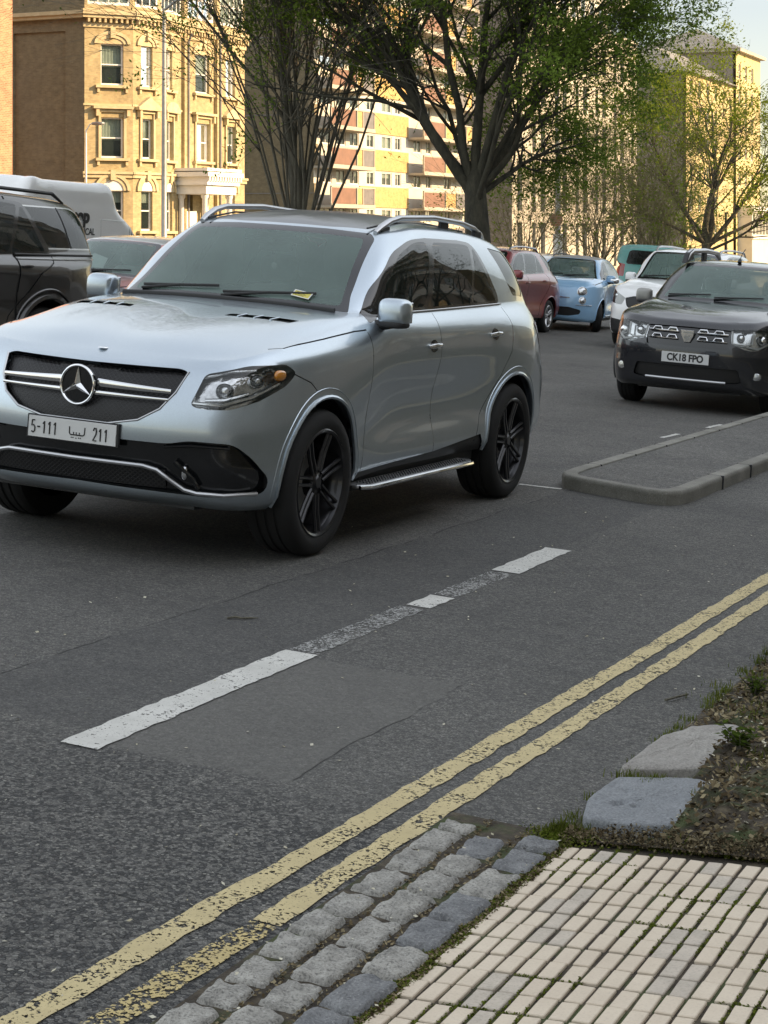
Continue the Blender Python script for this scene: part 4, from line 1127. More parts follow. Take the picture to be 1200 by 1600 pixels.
suv = vehicle('nearest car, silver with black wheels and a star badge in its grille', 'suv', 'silver_suv', -5.29, 8.77, Warp(), P_silver, cell=.028, R=.39, tw=.275, rim='black',
              wy=.83, arch=.448, regions=suv_reg, extras=suv_extra, sglass=K_tint)
# penalty notice under the wiper
nb = MB(); nb.box((-.06, -.028, 0), (.06, .028, .0015)); 
pn = nb.build('parking_ticket', plain('yellow_plastic_wallet', (.62, .50, .08), .3, var=.06, coat=.5), None)
_n = MB(); 
for _x0, _y0, _x1, _y1 in ((-.06, -.028, .06, -.022), (-.06, .022, .06, .028), (-.06, -.022, -.053, .022), (.053, -.022, .06, .022)): _n.box((_x0, _y0, .0015), (_x1, _y1, .0022))
_n.build('wallet_border', K_plate, pn)
_n = MB()
for k in range(4): _n.box((-.038, .012-k*.009, .0015), (.030-.012*(k % 2), .0145-k*.009, .0021))
_n.build('printed_lines', K_black, pn)
meta(pn, 'yellow parking penalty notice tucked under the wiper on the silver suv windscreen', 'ticket')
_car = G @ Matrix.Translation((-5.29, 8.77, 0)) @ Matrix.Rotation(-math.pi/2, 4, 'Z')
_z = Vector((.80, .0, .60)).normalized(); _x = Vector((0, 1, .03)).normalized(); _y = _z.cross(_x).normalized(); _x = _y.cross(_z)
_rm = Matrix((_x, _y, _z)).transposed().to_4x4()
_sv = suv.matrix_world
_ws = [o for o in suv.children if o.name.startswith('windscreen') and 'surround' not in o.name][0]
_bv = BVHTree.FromPolygons([v.co for v in _ws.data.vertices], [p.vertices[:] for p in _ws.data.polygons])
_h = _bv.ray_cast(Vector((3, .44, 1.338)), Vector((-1, 0, 0)))
_z = _h[1] if _h[1].x > 0 else -_h[1]; _x = Vector((0, 1, 0)); _x = (_x-_z*_x.dot(_z)).normalized(); _y = _z.cross(_x)
_rm = Matrix((_x, _y, _z)).transposed().to_4x4() @ Matrix.Rotation(rad(-7), 4, 'Z')
pn.matrix_world = _car @ Matrix.Translation(_h[0]+_z*.012) @ _rm
# ------------------------------------------------------------------ the dark suv behind
def sym(pts): return pts
dus_reg = [
 dict(n='cladding', ang=90, pts=[(-.40, .20), (-.40, .44), (-2.26, .44), (-2.26, .20)], mat=K_plastic, pair=1),
 dict(n='grille', ang=0, pts=[(-.2, .925), (.46, .915), (.475, .80), (.45, .705), (-.2, .700)], r=.02, mat=K_gloss, inset=.02),
 dict(n='lower_intake', ang=0, pts=[(-.2, .50), (.56, .50), (.60, .36), (.50, .345), (-.2, .345)], r=.03, mat=K_black, inset=.03),
 dict(n='headlight', ang=25, pts=[(.80, .485, .925), (.80, .49, .77), (.72, .63, .715), (.62, .72, .715), (.45, .86, .80), (.40, .88, .93), (.6, .76, .945)], r=.03, mat=K_lens, pair=1, kids=[('lamp_bowl', K_lamp, .06)]),
]
def dus_extra(root, wp, bvh, parts, S, F_, body):
    gr = parts['grille'][0]
    def f0(y, z, off=0):
        h = onsurf(bvh, 0, (abs(y), z), off); return Vector((h.x, y, h.z)) if h else None
    m = MB()
    for z in (.862, .785):
        for sg in (1, -1):
            m.tube([f0(sg*y, z, .004) for y in np.linspace(.105, .435, 8)], .010, 6)
            for k in range(2):
                y0 = .17+k*.17
                m.tube([f0(sg*(y0-.055), z, .006), f0(sg*(y0-.035), z+.034, .006), f0(sg*(y0+.035), z+.034, .006), f0(sg*(y0+.055), z, .006)], .0085, 6)
    m.build('grille_bar', K_chrome, gr, smooth='auto')
    m = MB(); P = [(-.075, .885), (.075, .885), (.068, .83), (.035, .755), (-.035, .755), (-.068, .83)]
    x = f0(0, .84).x+.012; m.prism(P, 0, x, x+.014); b = m.build('shield_badge', K_chrome, gr, bevel=.004)
    m = MB(); m.prism([(-.052, .865), (.052, .865), (.046, .852), (-.046, .852)], 0, x+.0145, x+.0155); m.prism([(-.036, .825), (.036, .825), (.018, .775), (-.018, .775)], 0, x+.0145, x+.0155); m.build('badge_relief', M_post, b)
    bar = [f0(y, .352, .012) for y in np.linspace(-.44, .44, 12)]
    m = MB(); m.tube(bar, .016, 8); m.build('skid_trim', K_satin, root, smooth='auto')
    for sg in (1, -1):
        q = f0(sg*.745, .44, .0); m = MB(); m.lathe([(.0, .012), (.038, .010), (.044, .0), (.05, -.03)], 20, 'x', tuple(q)); m.build('fog_light', K_lamp, root, smooth='auto')
    a, b_, d = axes(25)
    for hl in parts['headlight']:
        sg = 1 if hl.data.vertices[0].co.y > 0 else -1
        def g(p, off):
            h = onsurf(bvh, 25, (Vector(p).dot(a), Vector(p).dot(b_)), off); return (h.x, h.y*sg, h.z)
        m = MB()
        m.tube([g(p, -.01) for p in ((.79, .50, .91), (.79, .50, .78), (.72, .61, .765), (.66, .67, .79), (.66, .69, .92))], .011, 6)
        m.tube([g(p, -.01) for p in ((.70, .62, .755), (.62, .72, .735), (.50, .83, .80), (.46, .86, .91))], .011, 6); m.build('lamp_strip', K_plate, hl, smooth='auto')
        m = MB(); sell(m, g((.73, .57, .85), -.035), (.03, .045, .045), .9, 10, 14); sell(m, g((.58, .76, .83), -.035), (.03, .055, .055), .9, 10, 14); m.build('lamp_projector', K_chrome, hl, smooth='auto')
    for sg in (1, -1):
        y = sg*.56; m = MB()
        m.tube([(-1.02, sg*.555, 1.63), (-1.12, y, 1.70), (-1.25, y, 1.735), (-1.9, y, 1.75), (-2.5, y, 1.73), (-2.72, y, 1.63)], [.02, .03, .032, .032, .03, .014], 10, True, 1.3)
        rr = m.build('roof_rail', K_satin, root, smooth='auto')
        m = MB(); m.prism([(-.94, 1.590), (-1.06, 1.71), (-1.26, 1.765), (-1.29, 1.64)], 1, y-.03, y+.03); m.box((-1.95, y-.02, 1.60), (-1.80, y+.02, 1.74)); m.build('rail_foot', K_plastic, rr, bevel=.01)
    m = MB(); m.tube([(-1.16, .05, 1.64), (-1.18, .05, 1.68)], [.028, .015], 8); m.tube([(-1.18, .05, 1.68), (-1.28, .05, 1.75), (-1.42, .05, 1.80)], .005, 6); m.build('aerial', K_plastic, root, smooth='auto')
W_D = Warp(xf=.83, xr=-3.49, wb=2.673, W=.93, cx=-.42, hx=-1.02, rr=-3.0, tb=-3.42, zb=.24, zl=.97, zc=1.185, zh=1.60, zr=1.655, sR=.88)
vehicle('dark grey suv with chrome link grille and roof rails, behind the silver suv', 'suv', 'dark_suv', -5.20, 20.3, W_D, P_dgrey, cell=.04, R=.35, tw=.22, rim='star', arch=.415,
        regions=dus_reg, extras=dus_extra, plate=('CK18 FPO', .583, 0), lip=K_plastic, qwin=True)
# ------------------------------------------------------------------ white mpv in the far lane
def lamps(spec, mat=K_lamp, n='headlight'):
    return dict(n=n, ang=spec[0], pts=spec[1], r=.03, mat=K_lens, pair=1, kids=[('lamp_bowl', mat, .05)])
def simple_extra(rails=False, bowl=True, plate_txt=None):
    def ex(root, wp, bvh, parts, S, F_, body):
        for hl in parts.get('headlight', []):
            V = [v.co for v in hl.data.vertices]; c = sum(V, Vector())/len(V); sg = 1 if c.y > 0 else -1
            m = MB(); sell(m, (c.x-.03, c.y-.01*sg, c.z), (.035, .05, .045), .9, 10, 14); m.build('lamp_projector', K_lamp, hl, smooth='auto')
        if rails:
            for sg in (1, -1):
                y = sg*(.60*wp.sR); z = wp.z(1.79); x0, x1 = wp.hx-.12, wp.rr+.25
                m = MB(); m.tube([(x0, y, z-.05), (x0-.10, y, z+.03), (x0-.3, y, z+.05), ((x0+x1)/2, y, z+.055), (x1+.2, y, z+.03), (x1, y, z-.06)], [.012]+[.018]*4+[.010], 8, True, 1.3)
                m.build('roof_rail', K_satin if rails == 1 else K_plastic, root, smooth='auto')
    return ex
W_K = Warp(xf=.80, xr=-3.60, wb=2.81, W=.89, cx=-.30, hx=-.98, rr=-3.35, tb=-3.55, zb=.25, zl=.98, zc=1.20, zh=1.68, zr=1.75, sR=.95)
vehicle('white mpv with a black grille band, in the lane beside the dark suv', 'car', 'white_mpv', -8.50, 30.7, W_K, P_white, cell=.05, R=.32, arch=.38, qwin=True, regions=[
  dict(n='grille', ang=0, pts=[(-.2, .93), (.40, .90), (.55, .86), (.50, .72), (.3, .62), (-.2, .60)], r=.02, mat=K_plastic, inset=.01),
  dict(n='lower_bumper', ang=20, pts=[(.9, -.2, .46), (.8, .4, .46), (.6, .70, .50), (.32, .93, .52), (.32, .93, .2), (.9, -.2, .2)], r=.0, mat=K_plastic),
  lamps((35, [(.72, .56, .86), (.70, .60, .74), (.45, .86, .78), (.30, .90, .98), (.42, .86, 1.03), (.60, .72, .95)]), K_plate)],
  extras=simple_extra(1), plate=('', .50, 0), far=True)
# ------------------------------------------------------------------ light blue city car
def fiat_tweak(S, H, g):
    # rounder nose and tail
    for i, row in enumerate(S):
        for j in range(10):
            if row[j][0] > 0: row[j][1] *= 1-.10*(row[j][0]/.66)**2
    for v in range(3): H[v, 1:4, 2] += .035
W_F = Warp(xf=.68, xr=-2.87, wb=2.30, W=.815, cx=-.22, hx=-.78, rr=-2.30, tb=-2.72, zb=.20, zl=.86, zc=1.035, zh=1.40, zr=1.465, sR=.72)
def fiat_extra(root, wp, bvh, parts, S, F_, body):
    def f0(y, z, off=0):
        h = onsurf(bvh, 0, (y, z), off); return h
    for nm, y, z, r in (('headlight', .52, .780, .092), ('fog_light', .54, .610, .066)):
        for sg in (1, -1):
            h = f0(y, z, .0)
            if h is None: continue
            m = MB(); d = Vector((.93, .36*sg, .12)).normalized(); M = Matrix.Translation((h.x, h.y*sg, h.z)) @ d.to_track_quat('X', 'Z').to_matrix().to_4x4()
            m.lathe([(.0, .022), (r*.6, .016), (r*.9, .004), (r, -.01), (r*1.02, -.04)], 24, 'x'); m.V = [tuple(M @ Vector(v)) for v in m.V]
            o = m.build(nm, K_lamp, root, smooth='auto')
            m = MB(); m.tube([tuple(M @ Vector((.0, math.cos(t)*r, math.sin(t)*r))) for t in np.linspace(0, 2*math.pi, 25)], .009, 6, False); m.build('lamp_ring', K_chrome, o, smooth='auto')
    m = MB()
    for sg in (1, -1): m.tube([Vector((f0(y, .52, .006).x, f0(y, .52, .006).y*sg, .52)) for y in np.linspace(.42, .70, 6)], .010, 6)
    m.build('bumper_strip', K_chrome, root, smooth='auto')
    m = MB()
    for sg in (1, -1): m.tube([Vector((onsurf(bvh, 0, (y, .655), .008).x, sg*y, .655)) for y in np.linspace(.06, .30, 6)], .010, 6)
    sell(m, (onsurf(bvh, 0, (.02, .66), .01).x, 0, .66), (.012, .05, .05), .9, 8, 16); m.build('nose_trim', K_chrome, root, smooth='auto')
    for sg in (1, -1):
        m = MB(); m.tube([(-.42, sg*.805, .30), (-1.88, sg*.805, .30)], .012, 6); m.build('sill_trim', K_chrome, root)
    for sg in (1, -1):
        m = MB(); sell(m, (-.60, sg*.90, 1.015), (.07, .10, .06), .7, 8, 14); m.build('mirror_cap', K_chrome, root, smooth='auto')
vehicle('small light blue city car with round headlights and its front wheels turned', 'car', 'blue_city_car', -11.75, 34.75, W_F, P_blue, cell=.04, yaw=.10, R=.295, tw=.18, arch=.345, steer=.32, doors4=False, qwin=False,
        regions=[dict(n='lower_intake', ang=0, pts=[(-.2, .47), (.30, .47), (.52, .42), (.50, .34), (.3, .30), (-.2, .30)], r=.03, mat=K_plastic, inset=.02),
                 dict(n='roof_panel', ang='top', pts=[(-.80, -.2), (-.82, .42), (-.95, .50), (-2.0, .48), (-2.15, -.2)], mat=K_beige, r=.03, box=(-9, 9, 1.30, 9)),
                 dict(n='side_window', ang=90, pts=[W_F.side(*q) for q in ((-1.66, 1.30), (-2.2, 1.33), (-2.5, 1.42), (-2.2, 1.64), (-1.80, 1.685))], r=.02, mat=K_side, pair=1, inset=.003)],
        extras=fiat_extra, tweak=fiat_tweak, far=True)
# ------------------------------------------------------------------ dark red estate
def tail(x, z0, z1, W): return dict(n='tail_light', ang=130, pts=[(x+.22, W-.02, z1), (x+.10, W-.10, z1+.03), (x+.02, W-.28, z1), (x+.02, W-.28, z0), (x+.12, W-.06, z0), (x+.2, W-.02, z0+.05)], r=.02, mat=K_redl, pair=1)
HLG = lamps((40, [(.70, .50, .84), (.70, .52, .72), (.50, .80, .74), (.28, .90, .92), (.55, .72, .93)]))
GRG = dict(n='grille', ang=0, pts=[(-.2, .82), (.40, .80), (.44, .70), (.38, .60), (-.2, .58)], r=.03, mat=K_gloss, inset=.02)
LIG = dict(n='lower_intake', ang=0, pts=[(-.2, .46), (.45, .46), (.50, .34), (-.2, .33)], r=.02, mat=K_plastic, inset=.02)
W_E = Warp(xf=.83, xr=-3.62, wb=2.634, W=.87, cx=-.45, hx=-1.05, rr=-3.05, tb=-3.50, zb=.23, zl=.88, zc=1.09, zh=1.49, zr=1.56, sR=.84)
vehicle('dark red estate car with silver roof rails and silver wheels', 'car', 'red_estate_car', -12.2, 30.2, W_E, P_red, cell=.045, R=.31, arch=.365, regions=[HLG, GRG, LIG, tail(-3.6, .78, 1.02, .87)], extras=simple_extra(1), far=True)
# ------------------------------------------------------------------ black pickup with a load-bed canopy
W_P = Warp(xf=.90, xr=-4.30, wb=3.08, W=.915, cx=-.55, hx=-1.15, rr=-4.02, tb=-4.26, zb=.38, zl=1.08, zc=1.25, zh=1.80, zr=1.87, sR=.90)
def pick_extra(root, wp, bvh, parts, S, F_, body):
    simple_extra(2)(root, wp, bvh, parts, S, F_, body)
    for nm, P in (('canopy_seam', [(2.62, 1.265), (3.4, 1.262), (4.15, 1.262)]), ('bed_moulding', [(2.62, 1.225), (3.4, 1.222), (4.22, 1.225)])):
        trimtube(nm, bvh, 90, P, .009 if nm == 'bed_moulding' else .012, P_lgrey if nm == 'bed_moulding' else K_black, body, .004, False)
    for wx in (0, -3.08):
        for r_, tr in ((.47, .035), (.535, .012)):
            P = [(-(wx+math.cos(t)*r_), .40+math.sin(t)*r_) for t in np.linspace(.0, math.pi, 30)]
            trimtube('wheel_flare', bvh, 90, P, tr, P_pick, body, .01, False)
vehicle('black pickup with tinted load-bed canopy and silver edge line, cut off at the left', 'pickup', 'black_pickup', -11.25, 11.85, W_P, P_pick, cell=.045, R=.385, tw=.25, arch=.46, sglass=K_tint, qwin=False, regions=[
  HLG, GRG, tail(-4.26, .86, 1.16, .915),
  dict(n='canopy_window_frame', ang=90, pts=[(-2.70, 1.32), (-4.10, 1.32), (-4.12, 1.38), (-3.95, 1.70), (-3.80, 1.735), (-2.70, 1.74)], r=.05, mat=P_lgrey, pair=1),
  dict(n='canopy_window', ang=90, pts=[(-2.72, 1.335), (-4.07, 1.335), (-4.09, 1.38), (-3.93, 1.68), (-3.80, 1.72), (-2.72, 1.725)], r=.05, mat=K_tint, pair=1, inset=.002),
  dict(ang=90, gap=[(-2.60, .45), (-2.60, 1.30), (-2.62, 1.80)], w=.03), dict(ang=90, gap=[(-3.62, 1.34), (-3.52, 1.72)], w=.03)],
  extras=pick_extra, far=True)
# ------------------------------------------------------------------ faded red hatchback
W_H = Warp(xf=.80, xr=-3.2, wb=2.5, W=.85, cx=-.35, hx=-.98, rr=-2.7, tb=-3.1, zb=.22, zl=.84, zc=1.03, zh=1.40, zr=1.465, sR=.80)
def hatch_extra(root, wp, bvh, parts, S, F_, body):
    simple_extra(0)(root, wp, bvh, parts, S, F_, body)
    m = MB(); a = [Vector((onsurf(bvh, 0, (abs(y), z), -.06).x, y, z)) for y, z in ((-.45, 1.09), (.08, 1.09), (.03, 1.20), (-.20, 1.245))]
    m.add(a, [(0, 1, 2, 3)]); o = m.build('paper_on_dashboard', K_plate, root); md = o.modifiers.new('t', 'SOLIDIFY'); md.thickness = .002
vehicle('faded red hatchback with white paper behind its windscreen, partly hidden by the pickup', 'car', 'red_hatchback', -11.45, 17.0, W_H, P_dred, cell=.05, R=.30, arch=.355, regions=[HLG, GRG, LIG, tail(-3.2, .75, .98, .85), dict(n='roof_panel', ang='top', pts=[(-1.0, -.2), (-1.02, .50), (-1.3, .56), (-2.6, .50), (-2.7, -.2)], mat=P_lgrey, r=.03, box=(-9, 9, 1.34, 9))], extras=hatch_extra, far=True)  # grey roof panel paints in the sky reflected by the red roof
# ------------------------------------------------------------------ high-roofed white van, driving away
W_V = Warp(xf=.95, xr=-5.7, wb=3.75, W=1.0, cx=-.05, hx=-1.55, rr=-5.60, tb=-5.68, zb=.30, zl=1.12, zc=1.36, zh=2.35, zr=2.85, sR=.93)
def van_tweak(S, H, g):
    flat_sides(g, 1.0, W_V.zr)
def flat_sides(g, W_, zr):
    for k in range(3, 8):
        g[k, 1, 1], g[k, 2, 1], g[k, 3, 1], g[k, 4, 1], g[k, 5, 1] = [W_*q for q in (.955, .945, .925, .86, .5)]
        g[k, 4, 2] = zr-.07; g[k, 5, 2] = zr-.015; g[k, 6, 2] = zr
    for k in (8, 9): g[k, 1:6, 1] *= 1.22
    g[3, 3, 1] *= .97; g[3, 4, 1] *= .95
def box_tweak(S, H, g): flat_sides(g, .90, W_T.zr)
def van_extra(root, wp, bvh, parts, S, F_, body):
    rt = facing((0, -1, 0))
    y = max(onsurf(bvh, 90, (q, z), .0).y for q in (2.2, 3.0, 3.8) for z in (1.4, 1.7, 2.1))
    text('snap', .40, K_black, body, (-3.45, -(y+.005), 2.12), rt, 1.15, .001, 'sign_lettering', .020)
    text('ELECTRICAL', .20, K_black, body, (-3.35, -(y+.006), 1.80), rt, 1.0, .001, 'sign_lettering', .004)
    text('CONTRACTORS', .17, K_black, body, (-3.35, -(y+.006), 1.58), rt, 1.0, .001, 'sign_lettering', .004)
    for P in ([(1.30, 1.05), (1.30, 2.05), (2.55, 2.08), (2.55, 1.0)],):
        trimtube('panel_seam', bvh, 90, P, .008, P_lgrey, body, .0, False)
vehicle('white high-roof van with black lettering on its side, behind the pickup', 'van', 'white_van', -22.7, 36.0, W_V, P_white, cell=.07, yaw=math.pi, R=.35, tw=.21, arch=.41, qwin=False, doors4=False, sidewin=False, tweak=van_tweak, regions=[
   HLG, GRG, LIG,
   dict(n='side_window', ang=90, pts=[(-.42, 1.28), (-.45, 1.42), (-1.0, 1.95), (-1.35, 1.98), (-1.35, 1.22), (-.7, 1.22)], r=.05, mat=K_side, pair=1, inset=.004),
   dict(ang=90, gap=[(-1.42, 1.0), (-1.42, 2.05)], w=.02)], extras=van_extra, far=True)
# ------------------------------------------------------------------ farther traffic
W_T = Warp(xf=.85, xr=-3.5, wb=2.8, W=.90, cx=-.35, hx=-1.0, rr=-3.3, tb=-3.48, zb=.25, zl=1.0, zc=1.2, zh=1.75, zr=1.84, sR=.90)
vehicle('teal van seen between the tree and the white mpv', 'van', 'teal_van', -14.85, 54.5, W_T, P_teal, cell=.08, yaw=math.pi, R=.32, arch=.38, qwin=False, tweak=box_tweak, regions=[HLG, GRG, LIG, tail(-3.5, .9, 1.25, .90)], extras=simple_extra(0), far=True)
vehicle('silver car with a black roof box rack parked past the blue city car', 'car', 'silver_car', -15.0, 44.5, W_H, P_lgrey, cell=.08, yaw=math.pi, R=.30, arch=.355, regions=[HLG, GRG, LIG, tail(-3.2, .75, .98, .85)], extras=simple_extra(2), far=True)
vehicle('white estate car whose roof shows above the white mpv', 'car', 'white_estate_car', -9.1, 45, W_T, P_white, cell=.08, R=.32, arch=.38, regions=[HLG, GRG, LIG], extras=simple_extra(1), far=True)
vehicle('pale grey car furthest right, its roof just above the dark suv', 'car', 'grey_car', -7.2, 46, W_E, P_lgrey, cell=.08, R=.31, arch=.365, regions=[HLG, GRG, LIG], extras=simple_extra(0), far=True)
# ------------------------------------------------------------------ ground
def gridsheet(xs, ys, zf):
    V = [(x, y, zf(x, y)) for x in xs for y in ys]; n = len(ys)
    F = [(i*n+j, (i+1)*n+j, (i+1)*n+j+1, i*n+j+1) for i in range(len(xs)-1) for j in range(n-1)]
    return V, F
M_pave = stone('worn_paving', (.20, .19, .17), (.30, .285, .26), 1.5, .12, .003)
xs = [-44, -30, -22, -18, -14, -9, -4, -1.78]
V, F = gridsheet(xs[:-1]+[-1.6], [-30, 0, 12, 60, 150, 320], lambda x, y: gz(x))
meta(mesh('road', V, F, M_asph, mw=G), kind='structure')
V, F = gridsheet([-1500, -400, -44, -22, -14, -1.8, 60, 400, 2500], [-400, -30, 150, 330], lambda x, y: gz(x)*1.0-.12 if x > -60 else gz(-60)-.12)
meta(mesh('ground', V, F, M_pave, mw=G), kind='structure')
sea, t_, p_ = new_mat('sea_water'); p_.inputs['Base Color'].default_value = (.10, .17, .18, 1); p_.inputs['Roughness'].default_value = .25
bump(t_, noise(t_, coords(t_), .15, 4), .5, .4, p_)
m = MB(); m.quad((-9000, 320, -8.2), (9000, 320, -8.2), (9000, 15000, -8.2), (-9000, 15000, -8.2)); meta(m.build('sea', sea, mw=B), kind='structure')
# tree strip in the middle of the road
m = MB(); m.box((-19.6, 31.0, gz(-19)-.3), (-14.6, 150, gz(-14.8)+.10), .02)
o = m.build('median', M_pave, mw=G); meta(o, kind='structure')
# kerbed island
isl = [(-4.29, 12.95), (-4.27, 12.66), (-4.20, 12.50), (-4.05, 12.42), (-3.52, 12.26), (-3.39, 12.29), (-3.32, 12.42), (-3.30, 12.66), (-3.29, 24), (-4.28, 24)]
def insetp(P, d):
    out = []; n = len(P)
    for i in range(n):
        a, b, c = Vector(P[i-1]), Vector(P[i]), Vector(P[(i+1) % n]); e = (b-a).normalized(); f = (c-b).normalized()
        n1 = Vector((-e.y, e.x)); n2 = Vector((-f.y, f.x)); nn = (n1+n2).normalized(); out.append(b+nn*d/max(.5, nn.dot(n1)))
    return out
n = len(isl); inn = insetp(isl, .112); HZ = .10
out2 = insetp(isl, .012); inn2 = inn
V = [(p[0], p[1], -.02) for p in isl]+[(p[0], p[1], HZ-.02) for p in isl]+[(p[0], p[1], HZ) for p in out2]+[(p[0], p[1], HZ) for p in inn]+[(p[0], p[1], HZ-.02) for p in inn]
F = []
for k in range(4):
    for i in range(n): F.append((k*n+i, k*n+(i+1) % n, (k+1)*n+(i+1) % n, (k+1)*n+i))
o = mesh('traffic_island', V, F, M_conc, mw=G); bm = bmesh.new(); bm.from_mesh(o.data); bmesh.ops.recalc_face_normals(bm, faces=bm.faces); bm.to_mesh(o.data); bm.free()
meta(o, 'long kerbed traffic island with dark asphalt top beside the dark suv', 'traffic island')
md = o.modifiers.new('b', 'BEVEL'); md.width = .01; md.segments = 2; md.limit_method = 'ANGLE'
mm = MB(); mm.add([(p[0], p[1], HZ-.012) for p in inn], [tuple(range(n))[::-1]]); k = mm.build('island_surface', M_asph2, o, fixn=False)
if k.data.polygons[0].normal.z < 0: k.data.flip_normals()
mm = MB()
for y in np.arange(13.3, 24, .915): mm.box((-4.283, y-.003, -.02), (-4.17, y+.003, HZ+.0008)); mm.box((-3.41, y+.2-.003, -.02), (-3.288, y+.2+.003, HZ+.0008))
mm.build('kerb_joint', M_dark, o)
# painted markings, 4 mm above the asphalt
def ribbon(pts, w, seed=0, z=.004, jag=.006):
    random.seed(seed); V = []; F = []
    P = [Vector(p) for p in pts]; Q = []
    for a, b in zip(P, P[1:]):
        k = max(1, int((b-a).length/.06)); Q += [a.lerp(b, i/k) for i in range(k)]
    Q.append(P[-1])
    for i, q in enumerate(Q):
        e = (Q[min(i+1, len(Q)-1)]-Q[max(0, i-1)]).normalized(); nn = Vector((-e.y, e.x))
        V += [(*(q+nn*(w/2+random.uniform(-jag, jag))), z), (*(q-nn*(w/2+random.uniform(-jag, jag))), z)]
    F = [(2*i, 2*i+1, 2*i+3, 2*i+2) for i in range(len(Q)-1)]
    return V, F
def mark(name, pts, w, mat, seed=0, z=.004):
    V, F = ribbon(pts, w, seed, z); o = mesh(name, V, F, mat, mw=G)
    if o.data.polygons[0].normal.z < 0: o.data.flip_normals()
    return meta(o, kind='structure')
mark('road_marking', [(-3.385, 5.095), (-3.40, 6.755)], .145, M_white, 1)
mark('road_marking', [(-3.40, 6.77), (-3.40, 7.9)], .13, M_whworn, 2)
mark('road_marking', [(-3.39, 7.95), (-3.385, 8.25)], .125, M_white, 3)
mark('road_marking', [(-3.385, 8.28), (-3.385, 9.06)], .13, M_whworn, 4)
mark('road_marking', [(-3.38, 9.10), (-3.39, 10.0)], .15, M_white, 5)
mark('road_marking', [(-4.50, 12.40), (-4.19, 12.43)], .05, M_white, 6)
for k, (x, y) in enumerate(((-4.62, 16.6), (-4.55, 18.0), (-4.48, 19.4))): mark('road_marking', [(x, y), (x+.02, y+.5)], .05, M_white, 7+k)
yo = [(-2.36, 2.2), (-2.345, 3.3), (-2.325, 4.1), (-2.30, 4.65), (-2.285, 5.4), (-2.265, 6.5), (-2.235, 7.7), (-2.20, 10.0), (-2.14, 14), (-2.05, 30)]
yi = [(-2.165, 4.10), (-2.155, 4.65), (-2.14, 5.55), (-2.125, 6.2), (-2.105, 7.3), (-2.075, 9.5), (-2.0, 14), (-1.9, 30)]
mark('yellow_line', yo, .082, M_yel, 20); mark('yellow_line', yi, .080, M_yel, 21)
mark('yellow_line', [(-2.21, 2.2), (-2.19, 3.5), (-2.166, 4.09)], .080, M_yelworn, 22)
# gutter of granite setts
def blob(m, c, sx, sy, h, seed, rot=0, nx=11, ny=15):
    """one rough-hewn block: rounded plan, domed uneven top"""
    random.seed(seed); V = []; F = []
    jit = [[random.uniform(-1, 1) for _ in range(ny)] for _ in range(nx)]
    cr, sr = math.cos(rot), math.sin(rot); sk = random.uniform(-.05, .05)
    for i in range(nx):
        for j in range(ny):
            u = -1+2*i/(nx-1); v = -1+2*j/(ny-1)
            k = (abs(u)**11+abs(v)**11)**(1/11) if (u or v) else 1
            s = max(abs(u), abs(v))/k if k else 1
            wv = 1+.035*math.sin(4*math.atan2(v, u+.01)+seed)+.02*math.sin(7*math.atan2(v, u+.01)+seed*3); x = u*s*sx/2*wv; y = v*s*sy/2*wv+sk*x
            e = max(abs(u), abs(v)); z = h*(1-.16*e**5)-(.022 if e > .99 else 0)+jit[i][j]*.0022+.0035*math.sin(u*5+seed)*math.sin(v*6+seed*2)
            V.append((c[0]+x*cr-y*sr, c[1]+x*sr+y*cr, c[2]+z))
    for i in range(nx-1):
        for j in range(ny-1): F.append((i*ny+j, (i+1)*ny+j, (i+1)*ny+j+1, i*ny+j+1))
    k = len(m.V); m.add(V, F)
    ring = [(i, 0) for i in range(nx)]+[(nx-1, j) for j in range(1, ny)]+[(i, ny-1) for i in range(nx-2, -1, -1)]+[(0, j) for j in range(ny-2, 0, -1)]
    R0 = [k+i*ny+j for i, j in ring]; n = len(R0); b0 = len(m.V)
    for r in R0: v = m.V[r]; m.V.append((v[0], v[1], v[2]-.05))
    for q in range(n): m.F.append((R0[q], b0+q, b0+(q+1) % n, R0[(q+1) % n])); m.M.append(m.m)
ms = MB(); random.seed(11); sd = 100
for (cx, w, L, m_) in ((-2.035, .118, .185, 0), (-1.908, .122, .215, 0), (-1.778, .128, .20, 1)):
    y = 1.8+random.uniform(0, .15)
    while y < 5.02:
        l = L*random.uniform(.75, 1.2); sd += 1
        top = 5.10 if cx < -1.95 else 5.10
        if y+l > top+.05: l = max(.09, top-y)
        random.seed(sd); mm_ = m_ if not (m_ == 1 and random.random() < .18) else 0
        if m_ == 0 and y > 4.7 and cx > -1.95: mm_ = 1
        ms.m = mm_; blob(ms, (cx+random.uniform(-.006, .006), y+l/2, .0), w-.007, l-.009, .019+random.uniform(-.004, .005), sd, random.uniform(-.06, .06)); y += l
o = ms.build('sett_gutter', [M_sett, M_settb], smooth=True, mw=G); meta(o, kind='structure')
mb = MB(); mb.quad((-2.10, 1.7, .007), (-1.708, 1.7, .007), (-1.708, 5.2, .007), (-2.10, 5.2, .007)); meta(mb.build('gutter_bed', M_soil, mw=G), kind='structure')
